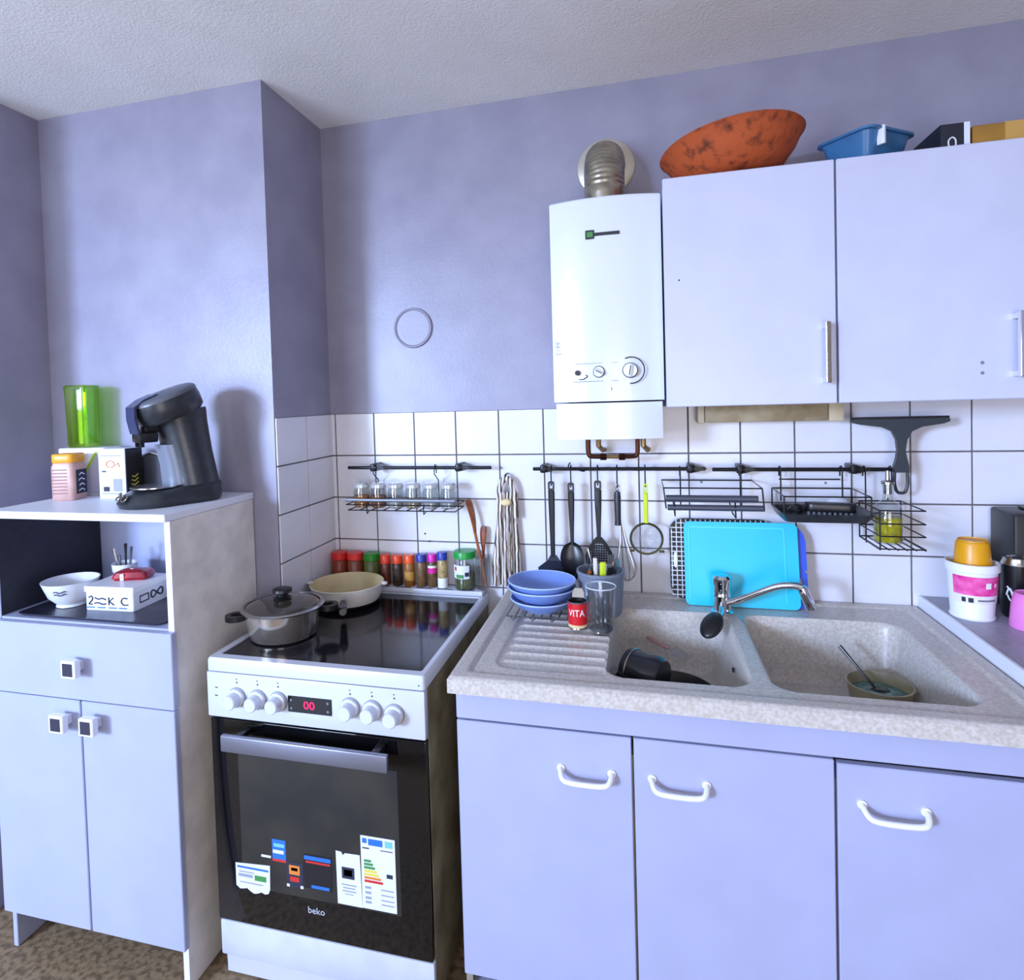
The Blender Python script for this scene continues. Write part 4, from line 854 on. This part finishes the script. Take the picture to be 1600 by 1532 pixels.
b = B(); wrap(b, paper, 0.0360, 0.040, 0.0362, 0.084, -75, 40); wrap(b, red_ink, 0.0364, 0.066, 0.0364, 0.078, -48, -32); wrap(b, green_ink, 0.0364, 0.042, 0.0364, 0.054, -35, 10); wrap(b, ink, 0.0364, 0.048, 0.0364, 0.062, 15, 38)
b.build('label', None, t)
t = thing('spoon_glass', 'clear glass holding two wooden spoons beside the green-lidded jar', 'glass', (0.391, -0.046, LZ))
B().lathe([(0.0001, 0.0), (0.020, 0.0), (0.0225, 0.003), (0.0255, 0.110), (0.0245, 0.111), (0.0215, 0.006), (0.0001, 0.005)], 28).build('wall', clear, t)
def spoon(name, label, base, top, m, w):
    b0, t0 = Vector(base), Vector(top); d = t0 - b0; L_ = d.length
    o = thing(name, label, 'spoon', base, 0, 'wooden spoons in the glass'); o.rotation_mode = 'QUATERNION'; o.rotation_quaternion = d.to_track_quat('Z', 'Y')
    B().tube([(0, 0, 0.002), (0, 0, L_ * 0.5), (0, 0, L_ * 0.68)], [0.0042, 0.0045, 0.005], 10).build('handle', m, o)
    rs = []
    for i in range(13):
        u = i / 12; ww = 0.005 + (w - 0.005) * sin(pi * min(1, u * 0.62 + 0.02)) if u < 1 else w * 0.72
        rs.append([(ww * cos(2 * pi * k / 14), 0.0045 * sin(2 * pi * k / 14) + 0.004 * sin(pi * u), L_ * (0.62 + 0.38 * u)) for k in range(14)])
    b = B().rings(rs); b.build('blade', m, o, 60)
    return o
s1 = spoon('wooden_spoon', 'broad orange-brown wooden spatula leaning left out of the glass', (0.405, -0.052, 0.8860), (0.345, -0.040, 1.178), wood, 0.021)
s2 = spoon('wooden_spoon', 'slim reddish wooden spoon behind the broad spatula in the glass', (0.388, -0.036, 0.8860), (0.392, -0.022, 1.085), M('red_wood', (150, 76, 40), 0.55, var=0.2, vscale=30), 0.012)
# towel
t = thing('dish_towel', 'striped cream and brown dish towel hanging on the tiles beside the blue bowls', 'towel', (0.462, -0.026, 0.0))
tw = bpy.data.materials.new('towel_stripes'); tw.use_nodes = True; nn = tw.node_tree.nodes; ll = tw.node_tree.links
tcn = nn.new('ShaderNodeTexCoord'); wv = nn.new('ShaderNodeTexWave'); wv.inputs['Scale'].default_value = 26; wv.inputs['Distortion'].default_value = 2.5; wv.inputs['Detail'].default_value = 1
rp = nn.new('ShaderNodeValToRGB'); rp.color_ramp.elements[0].color = rgb((96, 78, 62)); rp.color_ramp.elements[1].color = rgb((232, 226, 222)); rp.color_ramp.elements[0].position = 0.30; rp.color_ramp.elements[1].position = 0.52
ll.new(tcn.outputs['Object'], wv.inputs['Vector']); ll.new(wv.outputs['Fac'], rp.inputs['Fac']); ll.new(rp.outputs['Color'], nn['Principled BSDF'].inputs['Base Color']); nn['Principled BSDF'].inputs['Roughness'].default_value = 0.9
def cloth(x_top, x_bot, z0, z1, w0, w1, y0, waves, ph):
    rs = []; n_ = 36
    for j in range(25):
        u = j / 24; z = z0 + (z1 - z0) * u; w = w0 + (w1 - w0) * sst(0, 0.9, u); xc_ = x_top + (x_bot - x_top) * u
        amp = 0.010 * (0.5 + 0.8 * u); fr, bk = [], []
        for i in range(n_):
            s_ = i / (n_ - 1); x = xc_ - w / 2 + w * s_; y = y0 - 0.008 + amp * sin(waves * 2 * pi * s_ + ph + 0.8 * u) * sin(pi * s_) ** 0.5
            fr.append((x, y - 0.003, z)); bk.append((x, y + 0.003, z))
        rs.append(fr + bk[::-1])
    return B().rings(rs)
cloth(0.012, -0.010, 1.205, 0.895, 0.040, 0.066, -0.010, 2.2, 0.4).build('front_fold', tw, t, 60)
cloth(0.028, 0.030, 1.20, 0.925, 0.026, 0.050, 0.0045, 1.6, 1.8).build('back_fold', tw, t, 60)
lp = smooth_path([(-0.012, -0.012, 1.14), (-0.010, -0.012, 1.20), (0.0, -0.012, 1.235), (0.014, -0.012, 1.250), (0.030, -0.012, 1.238), (0.040, -0.012, 1.20), (0.044, -0.012, 1.12)], 5)
B().tube(lp, [0.0095] * len(lp), 10).build('top_loop', tw, t)
B().sphere(0.016, (0.016, -0.026, 1.172), 16, 10, 1.15, 0.8, 0.75).build('knot', M('towel_knot', (236, 214, 160), 0.8), t)
B().tube([(0.014, 0.018, 1.262), (0.014, -0.014, 1.262), (0.014, -0.018, 1.254)], 0.003, 8).build('hook', dark_wire, t)

# spice rack on rail one
t = thing('spice_rack', 'white wire spice rack hung from the rail near the corner', 'rack', (0.140, RY, 1.2875))
ww = M('wire_pale', (150, 154, 168), 0.3, metal=0.6)
ps = [rectloop(-0.195, 0.190, -0.072, 0.036, -0.116), rectloop(-0.190, 0.186, -0.068, 0.034, -0.135)]
for i in range(10): ps.append([(-0.19 + 0.0418 * i, -0.068, -0.135), (-0.19 + 0.0418 * i, 0.034, -0.135)])
for x in (-0.12, 0.10): ps.append([(x, 0.012, -0.02), (x, 0.011, 0.007), (x, 0, 0.0098), (x, -0.0105, 0.004), (x, -0.0105, -0.02), (x, 0.030, -0.045), (x, 0.034, -0.135)])
for x in (-0.12, 0.08): ps.append([(x, -0.072, -0.116), (x, -0.070, -0.146), (x + 0.006, -0.066, -0.137)])
wires('wire_frame', dark_wire, t, ps, 0.0020)
B().cyl(0.0052, -0.195, 0.188, 10, (0, -0.074, -0.100), 'x').build('front_bar', ww, t)
fills = ((196, 120, 40), (150, 92, 44), (200, 200, 196), (186, 170, 140), (206, 208, 206), (200, 204, 206))
words = ('with orange powder, leftmost', 'with brown powder, second from the corner', 'with pale salt, third from the corner', 'with beige powder, fourth from the corner', 'with white contents, fifth from the corner', 'with clear contents, rightmost')
for i in range(6):
    x = -0.022 + 0.0625 * i
    j = thing('rack_jar', 'small glass jar %s in the hanging spice rack' % words[i], 'spice jar', (x, -0.078, 1.1552), 0, 'glass jars in the hanging spice rack')
    B().lathe([(0.0001, 0.0), (0.024, 0.0), (0.027, 0.004), (0.028, 0.050), (0.024, 0.064), (0.024, 0.070)], 24).build('glass', glass_jar, j)
    B().lathe([(0.0001, 0.003), (0.024, 0.003), (0.0255, 0.008), (0.026, 0.040 if i < 2 else 0.028), (0.0001, 0.042 if i < 2 else 0.03)], 20).build('contents', M('fill%d' % i, fills[i], 0.8, var=0.12, vscale=80), j)
    B().lathe([(0.0245, 0.066), (0.026, 0.068), (0.026, 0.078), (0.020, 0.084), (0.0001, 0.085)], 24).build('lid', M('jar_lid', (206, 208, 208), 0.2, metal=0.4), j)

# ------------------------------------------------------------------ on top of the wall cabinet
TZ = 2.0706
t = thing('clay_dish', 'large round terracotta dish on the wall cabinet beside the flue', 'dish', (1.172, -0.188, TZ + 0.006), 0, None, (R(-3), R(-6), 0))
clay = M('terracotta', (186, 86, 40), 0.75, col2=(104, 46, 22), vscale=38, detail=9, lo=0.50, hi=0.72, bump=0.3, bscale=60)
B().lathe([(0.0001, 0.010), (0.095, 0.010), (0.125, 0.026), (0.160, 0.066), (0.180, 0.100), (0.186, 0.104), (0.182, 0.109), (0.172, 0.102), (0.152, 0.068), (0.118, 0.032), (0.0001, 0.018)], 56).build('body', clay, t)
t = thing('blue_basin', 'translucent blue plastic basin on top of the wall cabinet', 'basin', (1.492, -0.170, TZ), R(38))
bas = M('basin_blue', (74, 132, 186), 0.3, trans=0.25, var=0.1)
def rr(x, y, r): return rrect(-x, x, -y, y, r, 5)
B().rings([[(x, y, 0.0) for x, y in rr(0.060, 0.050, 0.02)], [(x, y, 0.082) for x, y in rr(0.084, 0.070, 0.022)], [(x, y, 0.083) for x, y in rr(0.093, 0.079, 0.026)], [(x, y, 0.089) for x, y in rr(0.093, 0.079, 0.026)], [(x, y, 0.089) for x, y in rr(0.082, 0.068, 0.022)], [(x, y, 0.004) for x, y in rr(0.057, 0.047, 0.02)]]).build('body', bas, t, 40)
B().box(-0.049, -0.041, -0.0835, -0.064, 0.045, 0.091, 0.002).build('clip', white_pl, t)
t = thing('dark_carton', 'small black and white carton on the wall cabinet beside the basin', 'box', (1.645, -0.20, TZ))
B().use(M('carton_black', (30, 30, 44), 0.5)).box(-0.030, 0.018, -0.09, 0.09, 0, 0.062).use(paper).box(0.018, 0.030, -0.0905, 0.0905, 0, 0.0625).build('body', None, t, 0)
B().tube(smooth_path([(-0.012, -0.0905, 0.004), (-0.014, -0.0905, 0.022), (-0.006, -0.0905, 0.030), (0.001, -0.0905, 0.022), (0.0, -0.0905, 0.004)], 3), 0.0016, 6).build('mark', white_pl, t)
t = thing('cardboard_box', 'flat brown cardboard box at the right end of the wall cabinet top', 'box', (1.81, -0.18, TZ))
B().box(-0.125, 0.13, -0.10, 0.10, 0, 0.055, 0.002, 1).build('body', M('cardboard', (172, 124, 48), 0.8, var=0.12, vscale=15), t, 0)
B().box(-0.06, 0.06, -0.1005, 0.1005, 0.012, 0.0556).build('tape', M('parcel_tape', (196, 152, 80), 0.3), t, 0)
t = thing('cabinet_hanger', 'unseen hanging rail behind the box', 'rail') if 0 else None

# ------------------------------------------------------------------ on top of the left cabinet
CZ = 1.2470
t = thing('chocolate_jar', 'pinkish plastic jar with orange lid on the left cabinet', 'jar', (-0.772, -0.530, CZ), R(15))
jm = M('jar_pink', (206, 164, 152), 0.4, var=0.08, vscale=30)
B().rings([[(x, y, z) for x, y in rr(s_, s_ * 0.95, 0.014)] for s_, z in ((0.034, 0.0), (0.0365, 0.006), (0.0365, 0.100), (0.033, 0.112))]).build('body', jm, t, 40)
B().rings([[(x, y, z) for x, y in rr(s_, s_ * 0.95, 0.016)] for s_, z in ((0.034, 0.1125), (0.0355, 0.115), (0.0355, 0.136), (0.033, 0.139))]).build('lid', M('lid_orange', (232, 158, 30), 0.4), t, 40)
b = B()
for i in range(8): b.box(-0.030, 0.016, -0.0356, -0.0346, 0.020 + 0.010 * i, 0.0235 + 0.010 * i)
b.build('stripes', M('jar_stripe', (140, 92, 84), 0.5), t, 0)
B().box(0.0366, 0.0373, -0.024, 0.026, 0.018, 0.090).build('label', ink, t, 0)
b = B()
for i in range(4): b.tube([(0.0376, -0.014 + 0.004 * (i % 2), 0.026 + 0.016 * i), (0.0376, 0.0, 0.032 + 0.016 * i), (0.0376, 0.014, 0.026 + 0.016 * i)], 0.0016, 5)
b.build('label_marks', white_pl, t)['kind'] = 'stuff'
t = thing('appliance_box', 'white carton with green diagonal stripe against the wall on the left cabinet', 'box', (-0.795, -0.430, CZ), R(6))
B().box(-0.078, 0.085, -0.040, 0.040, 0, 0.150, 0.004).build('body', white_pl, t)
B().prism([(0.004, 0.066), (0.010, 0.058), (0.062, 0.138), (0.052, 0.138)], -0.0408, -0.0402).build('green_stripe', M('stripe_green', (150, 205, 50), 0.5), t, 0)
b = B().use(M('stripe_grey', (178, 176, 192), 0.5)).prism([(0.010, 0.058), (0.018, 0.004), (0.0845, 0.004), (0.0845, 0.140), (0.062, 0.138)], -0.0408, -0.0402)
b.build('grey_panel', None, t, 0)
t = thing('green_vase', 'square green glass vase standing on the white carton', 'vase', (-0.812, -0.434, CZ + 0.1506), R(8))
b = B(); k_ = [(s_, z) for s_, z in ((0.032, 0.0), (0.0345, 0.004), (0.037, 0.17), (0.039, 0.192), (0.036, 0.197), (0.033, 0.190), (0.032, 0.17), (0.029, 0.012))]
b.rings([[(x, y, z) for x, y in rr(s_, s_, 0.012)] for s_, z in k_]).build('glass', green_g, t, 40)
t = thing('coffee_packet', 'white and black coffee packet on the left cabinet beside the machine', 'packet', (-0.628, -0.482, CZ), R(3))
B().use(paper).rings([[(x, y, z) for x, y in rr(0.048, 0.034, 0.005)] for z in (0.0, 0.146, 0.150)]).use(black_pl).box(0.0465, 0.0492, -0.033, 0.034, 0.004, 0.150).build('pack', None, t, 30)
b = B().use(grey_ink).box(-0.036, 0.032, -0.0352, -0.0344, 0.128, 0.131).use(org_ink).tube([(-0.004 + 0.014 * cos(2 * pi * i / 16), -0.0348, 0.104 + 0.010 * sin(2 * pi * i / 16)) for i in range(16)], 0.0014, 5, True).tube([(0.014, -0.0348, 0.100), (0.024, -0.0348, 0.108), (0.028, -0.0348, 0.095)], 0.0014, 5)
b.use(ink).box(-0.034, -0.020, -0.0352, -0.0344, 0.080, 0.084).box(-0.030, -0.010, -0.0352, -0.0344, 0.022, 0.036).use(grey_ink).box(0.004, 0.034, -0.0352, -0.0344, 0.022, 0.060).box(-0.036, 0.034, -0.0352, -0.0344, 0.014, 0.017)
b.build('print', None, t, 0)['kind'] = 'stuff'
b = B().use(yel_ink)
for i in range(4): b.tube([(0.0494, -0.016 + 0.002 * i, 0.030 + 0.012 * i), (0.0494, 0.0, 0.026 + 0.012 * i), (0.0494, 0.014, 0.034 + 0.012 * i)], 0.002, 5)
b.build('side_print', None, t)
t = thing('pad_tin', 'round dark glass-fronted tin standing behind the coffee packet', 'tin', (-0.560, -0.408, CZ))
B().cyl(0.066, -0.022, 0.022, 40, (0, 0, 0.0665), 'y', 0.004).build('drum', M('tin_dark', (70, 70, 78), 0.25), t)
B().tube([(0.062 * cos(2 * pi * i / 40), -0.024, 0.0665 + 0.062 * sin(2 * pi * i / 40)) for i in range(40)], 0.004, 8, True).build('ring', steel, t)

# coffee pad machine
t = thing('coffee_machine', 'charcoal coffee pad machine with tilted head on the left cabinet', 'coffee machine', (-0.372, -0.530, CZ), R(-27))
def stad(hw, y0, y1, n_=14):
    """stadium footprint, round at the front"""
    pts = []
    for i in range(n_ + 1):
        a = R(180 + 180 * i / n_); pts.append((hw * cos(a), y0 + hw * 0.95 + hw * 0.95 * sin(a)))
    for i in range(n_ + 1):
        a = R(180 * i / n_); pts.append((hw * cos(a), y1 - hw * 0.8 + hw * 0.8 * sin(a)))
    return pts
def slope(pts, z, f): return [(x, y, z + f * (y - 0.13)) for x, y in pts]
B().rings([[(x, y, 0.0) for x, y in stad(0.084, -0.160, 0.105)], [(x, y, 0.012) for x, y in stad(0.090, -0.166, 0.110)], slope(stad(0.088, -0.150, 0.110), 0.050, 0.07), slope(stad(0.076, -0.132, 0.102), 0.058, 0.07)]).build('base', dark_pl, t, 40)
B().lathe([(0.060, 0.0515), (0.066, 0.052), (0.066, 0.055), (0.0001, 0.0555)], 32, (0, -0.066, -0.003), 'z').build('drip_tray', steel, t)
secs = []
for z, cy_, hd, hw in ((0.030, 0.040, 0.068, 0.080), (0.080, 0.034, 0.066, 0.076), (0.140, 0.024, 0.065, 0.072), (0.190, 0.016, 0.066, 0.070), (0.225, 0.010, 0.068, 0.071), (0.250, 0.005, 0.072, 0.073), (0.262, 0.003, 0.072, 0.073)):
    secs.append([(hw * cos(2 * pi * i / 36), cy_ + hd * sin(2 * pi * i / 36), z + (-0.10) * (-(hd * sin(2 * pi * i / 36))) * (1 if z > 0.15 else 0)) for i in range(36)])
B().rings(secs).build('column', dark_pl, t, 50)
secs = []
for z, cy_, hd, hw in ((0.052, 0.000, 0.060, 0.052), (0.110, -0.008, 0.056, 0.048), (0.165, -0.020, 0.056, 0.044)):
    secs.append([(hw * cos(R(180 + 180 * i / 16)), cy_ + hd * 0.78 * sin(R(180 + 180 * i / 16)), z) for i in range(17)])
B().rings(secs).build('front_cover', M('silver_grey', (112, 118, 132), 0.3), t, 50)
HM = Matrix.Translation((0, -0.016, 0.252)) @ Matrix.Rotation(R(22), 4, 'X') @ Matrix.Diagonal((0.85, 0.85, 0.98, 1.0))
head = B().lathe([(0.0001, -0.008), (0.090, -0.008), (0.098, 0.0), (0.100, 0.030), (0.097, 0.050)], 44, (0, 0, 0), 'z', False, False, 0.98, 1.08).xf(HM).build('head', dark_pl, t, 40)
B().lathe([(0.098, 0.0505), (0.096, 0.058), (0.085, 0.064), (0.0001, 0.070)], 44, (0, 0, 0), 'z', False, False, 0.98, 1.08).xf(HM).build('lid', M('lid_grey', (86, 90, 98), 0.35), t, 50)
b = B().rings([[(-0.036, yy, zz), (0.036, yy, zz), (0.036, yy + dy, zz + dz), (-0.036, yy + dy, zz + dz)] for yy, zz, dy, dz in ((-0.030, 0.0715, 0.0, -0.006), (-0.075, 0.070, 0.0, -0.006), (-0.112, 0.060, 0.006, -0.004), (-0.126, 0.030, 0.008, -0.001), (-0.135, -0.012, 0.008, 0.0))])
b.xf(HM).build('lid_lever', M('lever_blue_grey', (54, 62, 92), 0.2), t, 25)
B().box(-0.018, 0.018, -0.098, -0.050, 0.200, 0.246, 0.006).box(-0.028, 0.028, -0.116, -0.064, 0.174, 0.202, 0.006).box(-0.020, -0.012, -0.110, -0.100, 0.162, 0.176).box(0.012, 0.020, -0.110, -0.100, 0.162, 0.176).build('spout', black_pl, t, 30)
for i, a in enumerate((-30, -8, 14)):
    x = 0.090 * sin(R(a)); y = -0.078 - 0.082 * cos(R(a))
    b = B().tube([(0.011 * cos(2 * pi * k / 18), 0.011 * sin(2 * pi * k / 18), 0) for k in range(18)], 0.0018, 6, True).use(black_pl) if 0 else B().use(steel).tube([(0.010 * cos(2 * pi * k / 18), 0.010 * sin(2 * pi * k / 18), 0) for k in range(18)], 0.0020, 6, True).use(black_pl).cyl(0.0085, -0.002, 0.001, 16)
    b.xf(Matrix.Translation((x, y, 0.030)) @ Matrix.Rotation(R(a), 4, 'Z') @ Matrix.Rotation(R(52), 4, 'X')); b.build('button', None, t)

# ------------------------------------------------------------------ in the niche
NZ = 0.9485
t = thing('serving_tray', 'dark tray on the niche floor of the left cabinet', 'tray', (-0.545, -0.560, NZ))
B().rings([[(x, y, 0.0) for x, y in rr(0.235, 0.140, 0.02)], [(x, y, 0.008) for x, y in rr(0.242, 0.147, 0.02)], [(x, y, 0.008) for x, y in rr(0.237, 0.142, 0.02)], [(x, y, 0.003) for x, y in rr(0.231, 0.136, 0.02)]]).build('plate', M('tray_dark', (46, 44, 60), 0.25, var=0.3, vscale=60), t, 40)
NT = NZ + 0.0032
t = thing('pattern_bowl', 'white breakfast bowl with small blue motif in the niche', 'bowl', (-0.704, -0.602, NT))
B().lathe([(0.0001, 0.004), (0.034, 0.004), (0.036, 0.0), (0.039, 0.001), (0.037, 0.008), (0.058, 0.030), (0.072, 0.066), (0.075, 0.074), (0.072, 0.074), (0.068, 0.064), (0.053, 0.033), (0.028, 0.012), (0.0001, 0.011)], 44).build('body', M('porcelain', (226, 228, 236), 0.2), t)
b = B()
for k in (0, 1):
    pts = [((0.0662 + 0.003 * k) * sin(R(10 + 4 * i)), -(0.0662 + 0.003 * k) * cos(R(10 + 4 * i)), 0.046 + 0.008 * k + 0.0022 * sin(i * 1.3)) for i in range(8)]; b.tube(pts, 0.0016, 5)
b.build('motif', M('motif_blue', (50, 60, 90), 0.5), t)
t = thing('tea_box', 'white carton with dark lettering on the tray in the niche', 'box', (-0.543, -0.562, NT), R(3))
B().rings([[(x, y, z) for x, y in rr(0.078, 0.070, 0.006)] for z in (0.0, 0.052)]).build('body', paper, t, 30)
B().rings([[(x, y, z) for x, y in rr(0.081, 0.073, 0.006)] for z in (0.0525, 0.068)]).build('lid', white_pl, t, 30)
b = B().use(blue_ink)
for x in (-0.06, -0.025, 0.012, 0.045): b.box(x - 0.013, x + 0.012, -0.0712, -0.0703, 0.007, 0.010)
b.build('print', None, t, 0)['kind'] = 'stuff'
b = B(); q = -0.0708
b.tube(smooth_path([(-0.066, q, 0.036), (-0.056, q, 0.040), (-0.054, q, 0.030), (-0.066, q, 0.018), (-0.054, q, 0.017)], 3), 0.0018, 5)
b.tube(smooth_path([(-0.046, q, 0.036), (-0.034, q, 0.032), (-0.022, q, 0.035), (-0.010, q, 0.031)], 3), 0.0020, 5).tube(smooth_path([(-0.048, q, 0.020), (-0.034, q, 0.022), (-0.022, q, 0.018), (-0.010, q, 0.020)], 3), 0.0020, 5)
b.tube([(0.000, q, 0.038), (0.000, q, 0.017)], 0.0018, 5).tube([(0.014, q, 0.037), (0.002, q, 0.027), (0.016, q, 0.017)], 0.0018, 5).tube(smooth_path([(0.060, q, 0.036), (0.046, q, 0.037), (0.040, q, 0.027), (0.048, q, 0.018), (0.062, q, 0.019)], 3), 0.0018, 5)
b.build('front_marks', ink, t)['kind'] = 'stuff'
b = B(); q = 0.0788
b.tube([(q, -0.045, 0.018), (q, -0.045, 0.036), (q, -0.012, 0.036), (q, -0.012, 0.018)], 0.0022, 5, True).tube([(q, 0.022 + 0.024 * sin(2 * pi * i / 28), 0.028 + 0.010 * sin(4 * pi * i / 28)) for i in range(28)], 0.0024, 5, True)
b.build('side_marks', ink, t)['kind'] = 'stuff'
t = thing('cutlery_cup', 'small white cup of spoons at the back of the niche', 'cup', (-0.640, -0.470, NT))
B().lathe([(0.0001, 0.0), (0.028, 0.0), (0.036, 0.088), (0.037, 0.090), (0.034, 0.089), (0.026, 0.006), (0.0001, 0.005)], 28).build('body', white_pl, t)
for i, (dx, dy, h_) in enumerate(((-0.030, -0.01, 0.135), (-0.008, -0.012, 0.115), (0.010, -0.004, 0.150), (0.034, -0.006, 0.142))):
    o = stick('coffee_spoon', ('tilted steel spoon at the left of the white cup in the niche', 'short steel spoon in the white cup in the niche', 'tall dark-handled spoon in the white cup in the niche', 'steel spoon leaning right in the white cup in the niche')[i], 'spoon', (-0.640 + dx * 0.3, -0.470 + dy * 0.2, NT + 0.0065), (-0.640 + dx, -0.470 + dy, NT + h_),
          lambda L_, i=i: [('handle', steel if i != 2 else black_pl, B().tube([(0, 0, 0.002), (0, 0, L_ * 0.75), (0, 0, L_)], [0.0025, 0.003, 0.005], 8))], 'spoons in the white cup')
t = thing('red_packet', 'red foil packet lying on the carton in the niche', 'packet', (-0.535, -0.545, NT + 0.0687), R(18))
B().rings([[(x, y, z) for x, y in rr(s_, s_ * 0.6, 0.01)] for s_, z in ((0.046, 0.0), (0.052, 0.008), (0.044, 0.022), (0.020, 0.028))]).build('pack', M('foil_red', (176, 20, 40), 0.25, var=0.3, vscale=30), t, 40)
B().box(-0.024, -0.014, -0.0325, -0.0305, 0.001, 0.020).build('white_band', white_pl, t, 0)
t = thing('egg_cup', 'white porcelain cup behind the carton at the right of the niche', 'cup', (-0.400, -0.480, NT))
B().lathe([(0.0001, 0.0), (0.028, 0.0), (0.030, 0.004), (0.036, 0.085), (0.040, 0.098), (0.037, 0.098), (0.030, 0.010), (0.0001, 0.008)], 30).build('body', MATS['porcelain'], t)
B().tube(smooth_path([(-0.033, 0, 0.080), (-0.052, 0, 0.074), (-0.056, 0, 0.052), (-0.032, 0, 0.034)], 4), 0.004, 8).build('handle', MATS['porcelain'], t)
